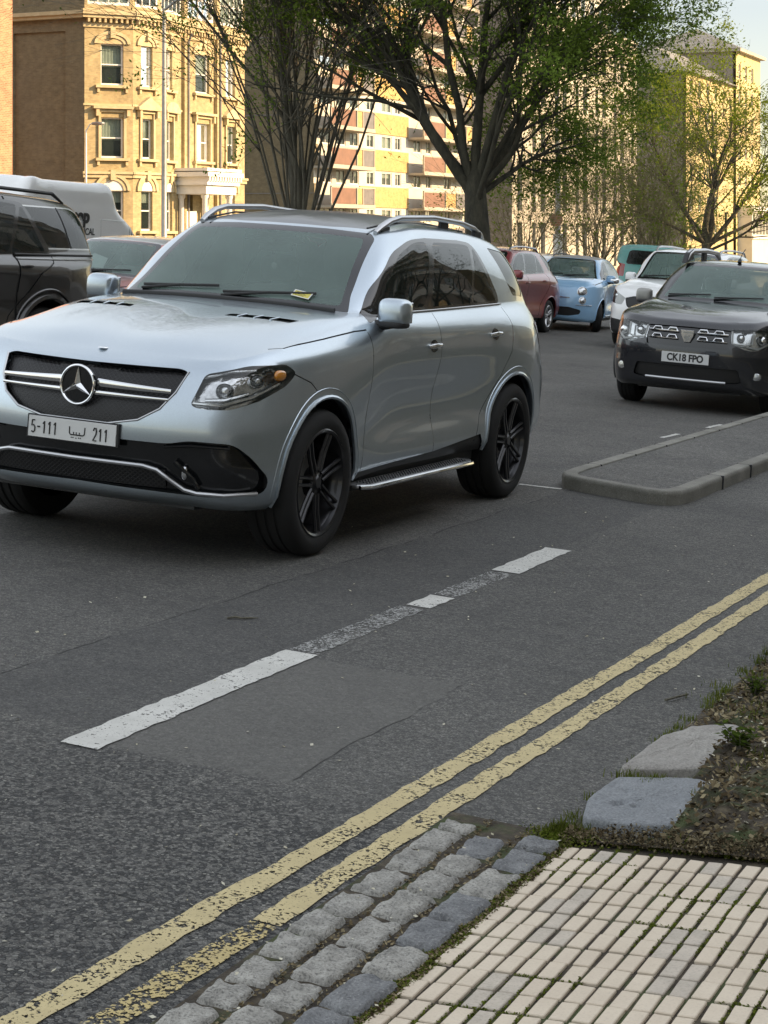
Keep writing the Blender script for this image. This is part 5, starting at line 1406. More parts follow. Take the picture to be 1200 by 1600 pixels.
# footway rising from the gutter
SL = .10
def fz(x): return SL*max(0, x+1.71)
FW = G @ Matrix.Translation((-1.71, 0, .010)) @ Matrix.Rotation(-math.atan(SL), 4, 'Y')
def fedge(x): return 5.13+.02*math.sin(x*9)
mp = MB(); random.seed(5)
for i in range(0, 62):
    for g_ in range(0, 16):
        for r_ in range(2):
            x = .004+i*.0527; y = 1.85+g_*.2245+r_*.110
            if y+.10 > 5.16: continue
            if random.random() < .006: continue
            mp.m = 1 if (math.sin(i*.7+g_*1.3)*math.cos(i*.31-g_*.9) > .55 and random.random() < .8) else 0
            z = random.uniform(-.0022, .0022); dx = random.uniform(-.0015, .0015); dy = random.uniform(-.002, .002)
            c = Vector((x+.0205+dx, y+.0505+dy, z)); M = Matrix.Translation(c) @ Matrix.Rotation(random.uniform(-.02, .02), 4, 'Z') @ Matrix.Rotation(random.uniform(-.03, .03), 4, 'Y')
            mp.box((-.0211, -.0510, -.03), (.0211, .0510, .0), .0022, M)
o = mp.build('pavement', [M_paver, M_paver2], mw=FW, fixn=False); meta(o, kind='structure')
mb = MB(); V, F = gridsheet([-.012, .0, .2, 3.3], [1.7, 4, 5.16], lambda x, y: -.0065); o = mesh('pavement_bed', V, F, M_soil, mw=FW); meta(o, kind='structure')
# planted bed
def bedz(x, y):
    d = min(max((x+1.76)/.25, 0), 1)*min(1, max(0, (y-5.1)/.25))
    if (x < -1.46 and 5.22 < y < 5.86) or (x < -1.54 and 5.80 < y < 6.60): return fz(x)+.006
    return fz(x)+.012+.05*d+.02*math.sin(x*13+y*3)*math.sin(y*11)*d+.014*math.sin(x*37)*math.sin(y*29+x*9)*d
V, F = gridsheet([-1.775, -1.76, -1.72]+list(np.arange(-1.68, .6, .04))+[1.0, 2, 4], list(np.arange(5.14, 9.6, .045))+[11, 14, 30], lambda x, y: (bedz(x, y) if x > -1.77 else -.01) if y < 10 else fz(x)+.05)
o = mesh('soil', V, F, M_soil, smooth=True, mw=G); meta(o, kind='structure')
# two big edging stones
def slab(name, pts, h, mat, lab, holes=()):
    HO = holes
    n = len(pts); c = sum((Vector(p) for p in pts), Vector((0, 0)))/n
    P = rpoly(pts, .03, 4); P = [a.lerp(b, t) for a, b in zip(P, P[1:]+P[:1]) for t in ([0] if (b-a).length < .04 else list(np.linspace(0, 1, 1+int((b-a).length/.03), endpoint=False)))]; n = len(P); V = []; F = []; rings = [(1.0, -.12), (1.0, .010-.012), (.985, .004), (.95, .010)]+[(q_, .012) for q_ in (.88, .8, .72, .64, .56, .48, .4, .32, .24, .16, .08)]
    random.seed(len(lab))
    for s, dz in rings:
        for p in P:
            q = c+(p-c)*s; z = fz(q.x)+h+dz-.012+(random.uniform(-.0035, .0035) if s < .98 else 0)
            for (hx, hy, hr, hd) in holes:
                d = (q-Vector((hx, hy))).length
                if d < hr: z -= hd*(1-(d/hr)**2)
            V.append((q.x+random.uniform(-.002, .002), q.y, z))
    for k in range(len(rings)-1):
        for i in range(n): F.append((k*n+i, k*n+(i+1) % n, (k+1)*n+(i+1) % n, (k+1)*n+i))
    F.append(tuple((len(rings)-1)*n+i for i in range(n)))
    o = mesh(name, V, F, mat, mw=G); bm = bmesh.new(); bm.from_mesh(o.data); bmesh.ops.recalc_face_normals(bm, faces=bm.faces); bmesh.ops.triangulate(bm, faces=[f for f in bm.faces if len(f.verts) > 4]); bm.to_mesh(o.data); bm.free(); autosmooth(o, 50)
    s = o.modifiers.new('s', 'SUBSURF'); s.levels = 2; s.render_levels = 2
    return meta(o, lab, 'kerb stone', 'granite edging stones beside the planted bed')
slab('kerb_stone', [(-1.775, 5.84), (-1.765, 6.30), (-1.70, 6.52), (-1.56, 6.60), (-1.50, 6.50), (-1.515, 5.95)], .055, M_kstone, 'pale pinkish granite edging stone, the farther one beside the soil')
slab('kerb_stone', [(-1.72, 5.28), (-1.765, 5.48), (-1.755, 5.76), (-1.52, 5.84), (-1.44, 5.80), (-1.42, 5.30), (-1.55, 5.26)], .050, M_kstoneb, 'blue-grey granite edging stone with dark pits, nearer the cream pavers', [(-1.655, 5.46, .028, .03), (-1.60, 5.455, .02, .02), (-1.67, 5.60, .022, .015)])
for k, (x, y, r) in enumerate(((-1.64, 5.45, .022), (-1.585, 5.45, .014), (-1.665, 5.57, .013))):
    pass
# ------------------------------------------------------------------ small stuff: litter, moss, twigs
def scatter(name, mat, pts, size, mw, seed, flat=.35, kind='leaf', lab=None, cat=None):
    rng = np.random.default_rng(seed); n = len(pts); P = np.array(pts)
    s = size*rng.uniform(.5, 1.4, n); a = rng.uniform(0, 2*np.pi, n); t = rng.uniform(-flat, flat, n); t2 = rng.uniform(-flat, flat, n)
    ux = np.c_[np.cos(a)*np.cos(t), np.sin(a)*np.cos(t), np.sin(t)]; vx = np.c_[-np.sin(a)*np.cos(t2), np.cos(a)*np.cos(t2), np.sin(t2)]
    asp = rng.uniform(.35, .8, n)[:, None]
    c = [P-ux*s[:, None], P-vx*s[:, None]*asp, P+ux*s[:, None], P+vx*s[:, None]*asp]
    V = np.stack(c, 1).reshape(-1, 3); me = bpy.data.meshes.new(name)
    me.vertices.add(4*n); me.vertices.foreach_set('co', V.ravel()); me.loops.add(4*n); me.loops.foreach_set('vertex_index', np.arange(4*n)); me.polygons.add(n)
    me.polygons.foreach_set('loop_start', np.arange(0, 4*n, 4)); me.update(calc_edges=True); me.validate(); me.materials.append(mat)
    o = bpy.data.objects.new(name, me); COL.objects.link(o); o.matrix_world = mw
    return meta(o, lab, cat, kind='stuff')
rng = np.random.default_rng(3)
def near(n, x0, x1, y0, y1, zf, h=.004, keep=None):
    out = []
    while len(out) < n:
        x = rng.uniform(x0, x1); y = rng.uniform(y0, y1)
        if keep and not keep(x, y): continue
        out.append((x, y, zf(x, y)+rng.uniform(0, h)))
    return out
def instone(x, y): return (x < -1.45 and 5.24 < y < 5.86) or (x < -1.53 and 5.82 < y < 6.60)
scatter('leaf_litter', M_litter, near(26000, -1.74, .1, 5.15, 9.2, bedz, .022, lambda x, y: not instone(x, y)), .011, G, 1, .7)
scatter('pale_litter', M_petal, near(2600, -1.74, .1, 5.15, 9.2, bedz, .015, lambda x, y: not instone(x, y))+near(240, -4.6, -1.8, 2.5, 12, lambda x, y: .003, .002)+near(60, -2.1, -1.7, 2.5, 5.2, lambda x, y: .012, .006), .007, G, 2, .4)
scatter('gutter_litter', M_litter, near(2600, -2.08, -1.68, 2.0, 5.2, lambda x, y: .010, .006, lambda x, y: abs((x+1.97)) < .016 or abs(x+1.843) < .016 or abs(x+1.715) < .022), .006, G, 4, .5)
# moss between the pavers, in patches
def mossy(x, y): return math.sin(x*7+y*5)+math.sin(x*13-y*4+1)+.6*math.sin(y*17+x*3) > .55
mo = []
while len(mo) < 16000:
    if rng.random() < .75:
        i = rng.integers(0, 36); x = -.001+i*.0527+rng.uniform(-.006, .003); y = rng.uniform(1.9, 5.15)
    else:
        x = rng.uniform(0, 1.9); y = 1.85+rng.integers(0, 15)*.2245-.006+rng.uniform(-.006, .006)
    if mossy(x, y): mo.append((x, y, rng.uniform(-.006, .002)))
scatter('moss', M_moss, mo, .0045, FW, 5, .9)
edge = [(-.03+rng.normal(0, .016), rng.uniform(1.9, 5.15), rng.uniform(-.008, .004)) for _ in range(6000)]+[(rng.uniform(-.05, 1.9), 5.15+abs(rng.normal(0, .02)), rng.uniform(-.004, .012)) for _ in range(6500)]+[(rng.normal(-.06, .06), rng.normal(5.17, .035), rng.uniform(-.002, .012)) for _ in range(2200)]
scatter('moss', M_moss, edge, .0055, FW, 6, .9)
scatter('gutter_moss', M_moss, [(rng.uniform(-1.738, -1.693), rng.uniform(1.9, 5.15), rng.uniform(.006, .013)) for _ in range(9000)], .005, G, 9, .8)
scatter('gutter_grit', M_litter, [(rng.uniform(-1.738, -1.693), rng.uniform(1.9, 5.15), rng.uniform(.007, .013)) for _ in range(6500)]+[(x, y, bedz(x, y)+rng.uniform(-.002, .02)) for x, y in zip(rng.uniform(-1.74, .1, 9000), rng.uniform(5.12, 5.24, 9000))], .005, G, 10, .8)
# grass tufts: blades standing up
def blades(name, centres, n, mat, mw, seed, h=(.02, .06), w=.0018):
    rg = np.random.default_rng(seed); V = []; F = []
    for (cx, cy, cz, r) in centres:
        for _ in range(n):
            x = cx+rg.normal(0, r); y = cy+rg.normal(0, r); a = rg.uniform(0, 6.28); L = rg.uniform(*h); le = rg.uniform(.1, .8)*L
            d = (math.cos(a), math.sin(a)); k = len(V)
            V += [(x-d[1]*w, y+d[0]*w, cz), (x+d[1]*w, y-d[0]*w, cz), (x+d[0]*le*.4+d[1]*w*.7, y+d[1]*le*.4-d[0]*w*.7, cz+L*.6), (x+d[0]*le*.4-d[1]*w*.7, y+d[1]*le*.4+d[0]*w*.7, cz+L*.6), (x+d[0]*le, y+d[1]*le, cz+L*.85)]
            F += [(k, k+1, k+2, k+3), (k+3, k+2, k+4)]
    o = mesh(name, V, F, mat, mw=mw); return meta(o, kind='stuff')
C_ = [(-1.75+.25*rng.random(), 5.79+rng.normal(0, .03), fz(-1.6)+.02, .02) for _ in range(16)]+[(-1.43+.05*rng.random(), 5.3+.5*rng.random(), .05, .02) for _ in range(8)]+[(-1.78+.1*rng.random(), 5.18+.07*rng.random(), .005, .02) for _ in range(9)]
C_ += [(-1.42+.14*rng.random(), 5.95+.35*rng.random(), .075, .03) for _ in range(16)]+[(rng.uniform(-1.7, -.8), rng.uniform(7.0, 8.2), .09, .03) for _ in range(26)]+[(rng.uniform(-1.4, -.6), 5.17+.05*rng.random(), .05, .015) for _ in range(12)]
C_ += [(rng.uniform(-1.74, -1.0), rng.uniform(6.6, 8.8), .075, .035) for _ in range(60)]+[(rng.uniform(-1.45, -.7), rng.uniform(5.2, 6.2), .06, .03) for _ in range(30)]+[(-1.775+.02*rng.random(), rng.uniform(5.2, 8.8), .01, .015) for _ in range(34)]
blades('grass', C_, 30, M_moss, G, 8, (.012, .045))
# plants in the bed
def plant(cx, cy, h, n, seed, lab, mat, rmat=None, leafs=.018, spread=.5):
    rg = random.Random(seed); z0 = bedz(cx, cy)
    root = empty('bedding_plant', G @ Matrix.Translation((cx, cy, z0)), lab, 'plant', 'small plants in the bed')
    m = MB(); L = MB()
    for _ in range(n):
        a = rg.uniform(0, 6.28); sp = rg.uniform(.1, spread)*h; hh = h*rg.uniform(.6, 1)
        pts = [(0, 0, 0), (math.cos(a)*sp*.3, math.sin(a)*sp*.3, hh*.5), (math.cos(a)*sp, math.sin(a)*sp, hh)]
        m.tube(pts, [.0035, .0025, .0012], 5)
        for k in range(14):
            t = rg.uniform(.3, 1.0); p = Vector(pts[1]).lerp(Vector(pts[2]), max(0, t*2-1)) if t > .5 else Vector(pts[0]).lerp(Vector(pts[1]), t*2)
            b = rg.uniform(0, 6.28); l = leafs*rg.uniform(.6, 1.3); d = Vector((math.cos(b), math.sin(b), rg.uniform(-.2, .7))).normalized(); s = d.cross(Vector((0, 0, 1))).normalized()*l*.35
            L.add([p, p+d*l*.5+s, p+d*l, p+d*l*.5-s], [(0, 1, 2, 3)])
    m.build('stem', rmat or M_bark2, root); L.build('foliage', mat, root, fixn=False)
plant(-1.60, 7.05, .10, 14, 1, 'low brown-stemmed plant at the bed edge, farther from the kerb stones', M_leafd, M_bark, .02, .9)
plant(-1.40, 8.05, .32, 16, 2, 'tall reddish twiggy plant at the right picture edge', M_litter, M_bark, .022, .5)
plant(-1.44, 6.12, .09, 12, 3, 'dark green leafy clump against the pale kerb stone', M_leafd, None, .028, 1.0)
plant(-1.22, 6.25, .10, 12, 4, 'yellow-green tuft right of the pale kerb stone', M_leafy, None, .02, .9)
plant(-1.30, 7.55, .13, 14, 6, 'green weed below the tall reddish plant', M_leafd, None, .024, .9)
# twigs
def twig(pts, r, lab, mw=G):
    m = MB(); m.tube(pts, r, 6); o = m.build('twig', M_bark2, smooth='auto', mw=mw); return meta(o, lab, 'twig')
twig([(-3.94, 7.10, .006), (-3.915, 7.13, .010), (-3.885, 7.13, .009), (-3.86, 7.17, .007), (-3.83, 7.185, .009)], [.004, .006, .005, .0045, .002], 'small dark twig lying on the asphalt near the silver suv front wheel')
twig([(-1.93, 6.98, .010), (-1.90, 7.06, .012), (-1.88, 7.13, .010)], .005, 'pale short twig on the asphalt beside the planted bed')
twig([(-1.22, 5.33, .085), (-1.0, 5.38, .10), (-.7, 5.46, .12)], .005, 'long thin twig lying on the soil behind the cream pavers')
# ------------------------------------------------------------------ buildings (plumb frame B)
def wall(P0, P1, z0, z1, holes, depth=.22):
    """upright wall with real openings; holes = (s0, s1, za, zb); returns collector, and frames for each hole"""
    P0 = Vector((*P0, 0)); P1 = Vector((*P1, 0)); e = (P1-P0); L = e.length; e.normalize(); nrm = Vector((e.y, -e.x, 0))
    ss = sorted({0, L}|{min(max(h[0], 0), L) for h in holes}|{min(max(h[1], 0), L) for h in holes}); zz = sorted({z0, z1}|{h[2] for h in holes}|{h[3] for h in holes})
    zz = [z for z in zz if z0 <= z <= z1]
    m = MB()
    def pt(s, z, d=0): return P0+e*s+Vector((0, 0, z))-nrm*d
    for a, b in zip(ss, ss[1:]):
        for c, d in zip(zz, zz[1:]):
            sm, zm = (a+b)/2, (c+d)/2
            if any(h[0] < sm < h[1] and h[2] < zm < h[3] for h in holes): continue
            m.quad(pt(a, c), pt(b, c), pt(b, d), pt(a, d))
    for (a, b, c, d) in holes:
        m.quad(pt(a, c), pt(a, d), pt(a, d, depth), pt(a, c, depth)); m.quad(pt(b, c), pt(b, c, depth), pt(b, d, depth), pt(b, d))
        m.quad(pt(a, d), pt(b, d), pt(b, d, depth), pt(a, d, depth)); m.quad(pt(a, c), pt(a, c, depth), pt(b, c, depth), pt(b, c))
    return m, pt, e, nrm, L
def obox(m, pt, s0, s1, za, zb, d0, d1):
    """box on the wall: from depth d0 (inward +) to d1 (outward -)"""
    V = [pt(s, z, d) for z in (za, zb) for d in (d0, d1) for s in (s0, s1)]
    m.add(V, [(0, 1, 3, 2), (4, 6, 7, 5), (0, 4, 5, 1), (2, 3, 7, 6), (0, 2, 6, 4), (1, 5, 7, 3)])
def window(root, pt, h, depth, sash=True, curt=.5, mat=None, fr=.07, mull=0, seed=0):
    a, b, c, d = h; m = MB(); g = fr; mat = mat or M_wpaint
    for q in ((a, a+g, c, d), (b-g, b, c, d), (a+g, b-g, d-g, d), (a+g, b-g, c, c+g*1.3)): obox(m, pt, *q, depth-.002, depth-.07)
    if sash: obox(m, pt, a+g, b-g, (c+d)/2-.03, (c+d)/2+.03, depth-.002, depth-.06)
    for k in range(mull): x = a+(b-a)*(k+1)/(mull+1); obox(m, pt, x-.025, x+.025, c+g, d-g, depth-.002, depth-.055)
    w = m.build('window', mat, root, mw=B)
    m = MB(); m.quad(*[pt(s, z, depth-.012) for s, z in ((a+g*.5, c+g*.5), (b-g*.5, c+g*.5), (b-g*.5, d-g*.5), (a+g*.5, d-g*.5))]); o = m.build('pane', K_side if curt else M_pglass, w, mw=B); fix(o, w)
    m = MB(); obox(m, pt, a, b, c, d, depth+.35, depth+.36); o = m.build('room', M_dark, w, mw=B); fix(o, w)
    if curt:
        rg = random.Random(seed*7+3); m = MB(); k = rg.random()
        y0 = d-(d-c)*(curt if k < .7 else 1.0)
        V = []; n = 14
        for i in range(n+1):
            s = a+(b-a)*i/n; dd = depth+.07+.02*(i % 2); V += [pt(s, y0, dd), pt(s, d, dd)]
        m.add(V, [(2*i, 2*i+2, 2*i+3, 2*i+1) for i in range(n)]); o = m.build('curtain', M_curt, w, mw=B); fix(o, w)
    return w
def fix(o, par):
    o.parent = par; o.matrix_parent_inverse = par.matrix_world.inverted(); o.matrix_world = B
def bpart(m, name, mat, root, **k):
    o = m.build(name, mat, root, **k); o.matrix_parent_inverse = root.matrix_world.inverted(); o.matrix_world = B; return o
_mb = MB.build
def build_b(s, name, mat, parent=None, smooth=False, mw=None, fixn=True, bevel=0):
    o = _mb(s, name, mat, parent, smooth, mw, fixn, bevel)
    if parent is not None and mw is not None:
        o.matrix_parent_inverse = parent.matrix_world.inverted(); o.matrix_world = mw
    return o
MB.build = build_b
def yat(x, u):
    k = (u-600)/2879; c, s = math.cos(TH), math.sin(TH); return x*(-k*s-c)/(s-k*c)
# ---- the yellow brick villa
VG = base(-48, 82).z-.6
vr = empty('villa', B @ Matrix.Translation((-48, 74.5, VG)), 'yellow brick villa with rounded bay, moulded window heads and white porch', 'house'); VZ = 19.0
fp = [(-49, 74.52), (-47.4, 76.3), (-47.0, 78.15), (-47.4, 81.0), (-47.4, 84.36), (-47.4, 87.59)]
rows = [(9.0, 11.0), (5.5, 7.45), (2.0, 3.95)]
wins = [(.80, 1.92), (.56, 1.36), (.66, 1.55), (1.3, 2.75), (1.15, 2.15)]
for i, (p, q) in enumerate(zip(fp, fp[1:])):
    L = (Vector(q)-Vector(p)).length; dz = 0 if i < 3 else .1
    H = [(wins[i][0], wins[i][1], a+dz, b+dz) for a, b in rows]
    if i == 3: H[2] = (.15, 1.05, VG+.2, 3.9)
    top = [(.15, L-.15, 12.85, 14.9)]
    m, pt, e, nr, L = wall(p, q, VG-1, VZ, H+top); bpart(m, 'wall', M_ybrick, vr)
    for k, h in enumerate(H):
        if i == 3 and k == 2: continue
        window(vr, pt, h, .22, True, .55 if k != 2 else .3, seed=i*3+k)
        a, b, c, d = h; m = MB()
        obox(m, pt, a-.28, b+.28, c-.14, c-.01, -.002, -.20); obox(m, pt, a-.2, a-.08, c-.36, c-.141, -.002, -.13); obox(m, pt, b+.08, b+.2, c-.36, c-.141, -.002, -.13)
        bpart(m, 'sill', M_ystone, vr)
        m = MB()
        if k == 1:   # hood moulds: flat, pointed, rounded
            obox(m, pt, a-.13, a-.003, c, d+.25, -.003, -.09); obox(m, pt, b+.003, b+.13, c, d+.25, -.003, -.09)
            obox(m, pt, a-.13, b+.13, d+.251, d+.38, -.003, -.12)
            for s in (a-.28, b+.12): obox(m, pt, s, s+.16, d+.05, d+.40, -.004, -.24)
            obox(m, pt, a-.42, b+.42, d+.401, d+.53, -.003, -.30)
            if i in (1, 4):
                md_ = (a+b)/2; V = []
                for dd in (-.003, -.27): V += [pt(a-.42, d+.531, dd), pt(b+.42, d+.531, dd), pt(md_, d+1.05, dd)]
                m.add(V, [(0, 1, 2), (3, 5, 4), (0, 3, 4, 1), (1, 4, 5, 2), (2, 5, 3, 0)])
            if i == 2:
                n = 10; V = []
                for dd in (-.003, -.27): V += [pt((a+b)/2+math.cos(math.pi*t/n)*((b-a)/2+.42), d+.531+math.sin(math.pi*t/n)*.42, dd) for t in range(n+1)]
                m.add(V, [tuple(range(n+1)), tuple(range(2*n+1, n, -1))]+[(t, t+1, t+n+2, t+n+1) for t in range(n)]+[(n, 0, n+1, 2*n+1)])
        else:        # arched heads
            n = 12; w2 = (b-a)/2; rise = .28 if k == 0 else .5; cx = (a+b)/2
            for (r0, r1, d0, d1) in ((0, .16, -.003, -.06), (.18, .34, -.003, -.11)):
                V = []
                for dd in (d0, d1):
                    for t in range(n+1):
                        an = math.pi*t/n
                        for rr in (r0, r1): V.append(pt(cx+math.cos(an)*(w2+rr), d-.02+math.sin(an)*(rise+rr)*(1 if rise else 1), dd))
                N_ = 2*(n+1)
                for t in range(n): q_ = 2*t; m.add([V[q_], V[q_+1], V[q_+3], V[q_+2]], [(0, 1, 2, 3)]); q_ += N_; m.add([V[q_], V[q_+2], V[q_+3], V[q_+1]], [(0, 1, 2, 3)]); m.add([V[2*t+1], V[2*t+1+N_], V[2*t+3+N_], V[2*t+3]], [(0, 1, 2, 3)]); m.add([V[2*t], V[2*t+2], V[2*t+2+N_], V[2*t+N_]], [(0, 1, 2, 3)])
            obox(m, pt, cx-.12, cx+.12, d+rise-.02, d+rise+.46, -.004, -.19)
        bpart(m, 'window_head', M_ystone, vr)
        if k != 1:   # painted tympanum under the arch
            m = MB(); n = 10; V = [pt(cx+math.cos(math.pi*t/n)*w2, d-.015+math.sin(math.pi*t/n)*rise, -.012) for t in range(n+1)]; m.add(V, [tuple(range(n+1))]); bpart(m, 'tympanum', M_wpaint if k == 2 else M_ystone, vr)
    # top floor glazed band
    a, b, c, d = top[0]; nm = max(2, int((b-a)/.55)); window(vr, pt, top[0], .10, True, .5, fr=.10, mull=nm, seed=40+i)
    # string course, cornices
    for z0, z1, o_ in ((4.55, 4.72, .10), (4.721, 4.84, .18), (8.0, 8.10, .06), (11.75, 11.95, .07), (12.18, 12.34, .34), (12.341, 12.52, .44), (12.521, 12.60, .36)):
        m = MB(); obox(m, pt, -.05-o_*.3, L+.05+o_*.3, z0, z1, -.003-.001*(i % 2), -o_-.002*(i % 2)); bpart(m, 'cornice', M_ystone, vr)
    m = MB()
    s = .1
    while s < L-.1: obox(m, pt, s, s+.10, 11.97, 12.18, -.004, -.30); s += .27
    bpart(m, 'dentils', M_ystone, vr)
    if i in (3, 4):
        m = MB(); obox(m, pt, -.12, .16, VG, 18, -.005, -.20); bpart(m, 'pilaster', M_ybrick, vr)
# side wall towards the viewer, shade painted in as browner brick, with a sunk panel
m, pt, e, nr, L = wall((-62, 74.54), (-49, 74.54), VG-1, VZ, [(8.9, 11.9, 4.4, 11.6)], .12); bpart(m, 'wall', M_bbrick, vr)
m = MB(); m.quad(pt(8.9, 4.4, .12), pt(11.9, 4.4, .12), pt(11.9, 11.6, .12), pt(8.9, 11.6, .12)); bpart(m, 'sunk_panel', M_bbrick, vr)
m = MB()
for z0, z1, o_ in ((12.18, 12.34, .3), (12.341, 12.52, .42), (4.0, 4.15, .10)): obox(m, pt, 8.3, 13.15, z0, z1, -.003, -o_)
bpart(m, 'cornice', M_ystone, vr)
m = MB(); m.box((-62, 74.95, VG-1), (-49.6, 87.4, VZ-.1)); bpart(m, 'core', M_dark, vr)
m = MB(); m.box((-62.3, 74.2, VZ), (-46.6, 87.9, VZ+.3)); bpart(m, 'roof', M_slate, vr)
# porch
m = MB(); x0, x1, y0, y1 = -47.35, -45.6, 80.3, 83.3
for cx_, cy_ in ((-45.85, 80.55), (-45.85, 83.05), (-47.2, 80.55), (-47.2, 83.05)): m.lathe([(.20, VG), (.20, VG+.3), (.15, VG+.32), (.135, 3.6), (.2, 3.7), (.2, 3.85)], 14, 'z', (cx_, cy_, 0))
po = bpart(m, 'porch_column', M_wpaint, vr, smooth='auto')
m = MB(); m.box((x0, y0-.05, 3.85), (x1, y1+.05, 4.3)); m.box((x0, y0-.2, 4.301), (x1+.15, y1+.2, 4.5)); m.box((x0, y0-.35, 4.72), (x1+.3, y1+.35, 4.95)); m.box((x0, y0-.3, 5.0), (x1+.2, y1+.3, 5.15))
yy = y0-.2
while yy < y1+.15: m.box((x1+.14, yy, 4.5), (x1+.28, yy+.12, 4.72)); yy += .27
m.box((x0, y0-.18, 4.5), (x1+.13, y1+.18, 4.72)); bpart(m, 'porch_roof', M_wpaint, vr)
m = MB(); m.box((-47.25, 81.0, VG), (-47.15, 82.0, 3.0)); bpart(m, 'door', M_wpaint, vr)
# downpipes
m = MB(); m.tube([(-46.95, 81.2, 12.0), (-47.15, 81.2, 11.6), (-47.15, 81.2, VG)], .06, 8); m.tube([(-47.15, 84.5, 12.0), (-47.15, 84.5, VG)], .06, 8); bpart(m, 'downpipe', M_slate, vr)
# ---- red brick house at the far left
RY = 65.9; rg_ = base(-47, 60).z
rr = empty('red_brick_house', B @ Matrix.Translation((-47, 55, rg_)), 'red brick house with white sash windows at the far left edge', 'house')
H = [(s, s+1.0, z, z+1.9) for s in (1.7, 4.6, 7.5, 10.4, 13.3, 16.2) for z in (1.6, 4.1, 6.55, 9.0, 11.5)]
m, pt, e, nr, L = wall((-47, RY-19.5), (-47, RY), rg_-1, 15.5, [(L_, R_, a, b) for (L_, R_, a, b) in H], .18); bpart(m, 'wall', M_rbrick, rr)
for k, h in enumerate(H):
    window(rr, pt, h, .18, True, .4, seed=90+k)
    m = MB(); obox(m, pt, h[0]-.12, h[1]+.12, h[3], h[3]+.22, -.003, -.05); obox(m, pt, h[0]-.12, h[1]+.12, h[2]-.14, h[2], -.003, -.10); bpart(m, 'lintel', M_cream, rr)
m = MB(); m.box((-60, RY-19.4, rg_-1), (-47.3, RY-.01, 15.4)); bpart(m, 'wall', M_rbrick, rr)
m = MB(); m.box((-60.3, RY-19.8, 15.5), (-46.7, RY+.2, 15.9)); bpart(m, 'roof', M_slate, rr)
# ---- apartment block with balconies
XF = -50.0; ya, yb, yc, yd = yat(XF, 490), yat(XF, 563), yat(XF, 637), yat(XF, 725); ag = base(-50, 110).z
ar = empty('apartment_block', B @ Matrix.Translation((XF, ya, ag)), 'orange brick apartment block with white window bands and boxed balconies behind the trees', 'apartment block')
FH = 2.43; z_b = 3.62-FH*2; NF = 11; AT = z_b+FH*NF
m, pt, e, nr, L = wall((XF-16, ya), (XF, ya), ag-1, AT, [], .1); bpart(m, 'wall', M_bbrick, ar)
m = MB(); 
for z in (4.35, 9.2, 14.0): obox(m, pt, 0, 16, z, z+.06, -.002, -.02)
bpart(m, 'string_course', M_slate, ar)
H = []; m_all = []
for f in range(NF):
    zp = z_b+f*FH
    for (s0, s1) in ((.9, 2.6), (3.2, 4.6), (5.2, 6.6)):           # left module
        H.append((s0, s1, zp+1.42, zp+2.33))
    for (s0, s1) in ((1.0, 2.2), (3.4, 5.0), (5.6, 6.6)): H.append((yb-ya+s0, yb-ya+s1, zp+1.45, zp+2.33))
    for (s0, s1) in ((1.0, 2.4), (3.2, 4.2), (6.5, 7.9)): H.append((yc-ya+s0, yc-ya+s1, zp+1.42, zp+2.33))
m, pt, e, nr, L = wall((XF, ya), (XF, yd), ag-1, AT, H, .12); bpart(m, 'wall', M_wrend, ar)
for k, h in enumerate(H): window(ar, pt, h, .12, False, .4, mull=1, fr=.06, seed=200+k)
for f in range(NF):
    zp = z_b+f*FH; s1, s2 = yb-ya, yc-ya
    m = MB(); obox(m, pt, s1-.2, s2, zp, zp+1.36, -.003, -.07); bpart(m, 'spandrel', M_obrick, ar)
    m = MB(); obox(m, pt, 0, .5, zp, zp+1.36, -.003, -.05); bpart(m, 'spandrel', M_bbrick, ar)
    for (u0, u1, flip) in ((0.0, s1-.35, 0), (s2, L-.05, 1)):
        w = u1-u0; slab = MB(); obox(slab, pt, u0, u1, zp-.14, zp+.0, -.0, -1.25); b_ = bpart(slab, 'balcony', M_cream, ar)
        segs = [(0, .38, 'o'), (.40, .62, 'g'), (.64, .98, 'g2')] if not flip else [(0.0, .36, 'b'), (.38, .56, 'o'), (.58, .74, 'g'), (.76, .86, 'o'), (.88, 1.0, 'g')]
        if not flip: segs = [(0, .55, 'b'), (.58, .70, 'o'), (.72, .97, 'g')]
        fr = MB(); 
        obox(fr, pt, u0, u1, zp+.001, zp+.10, -1.12, -1.24); obox(fr, pt, u0, u1, zp+1.12, zp+1.20, -1.12, -1.24)
        for (a, b, t) in segs:
            obox(fr, pt, u0+a*w-.05, u0+a*w+.03, zp+.10, zp+1.12, -1.13, -1.23)
            pn_ = MB(); obox(pn_, pt, u0+a*w+.04, u0+b*w, zp+.12, zp+1.10, -1.15, -1.20); o = pn_.build('balcony_panel', {'b': M_brownpanel, 'o': M_obrick, 'g': M_greypanel, 'g2': M_greypanel}[t], b_, mw=B)
        obox(fr, pt, u1-.08, u1, zp+.10, zp+1.12, -.02, -1.2); o = fr.build('balcony_frame', M_cream, b_, mw=B)
        if flip: q = MB(); obox(q, pt, u1-.12, u1, zp+1.2, zp+FH-.14, -1.12, -1.22); q.build('balcony_post', M_wrend, b_, mw=B)
m = MB(); m.box((XF-16, ya+.1, ag-1), (XF-.5, yd, AT)); bpart(m, 'core', M_bbrick, ar)
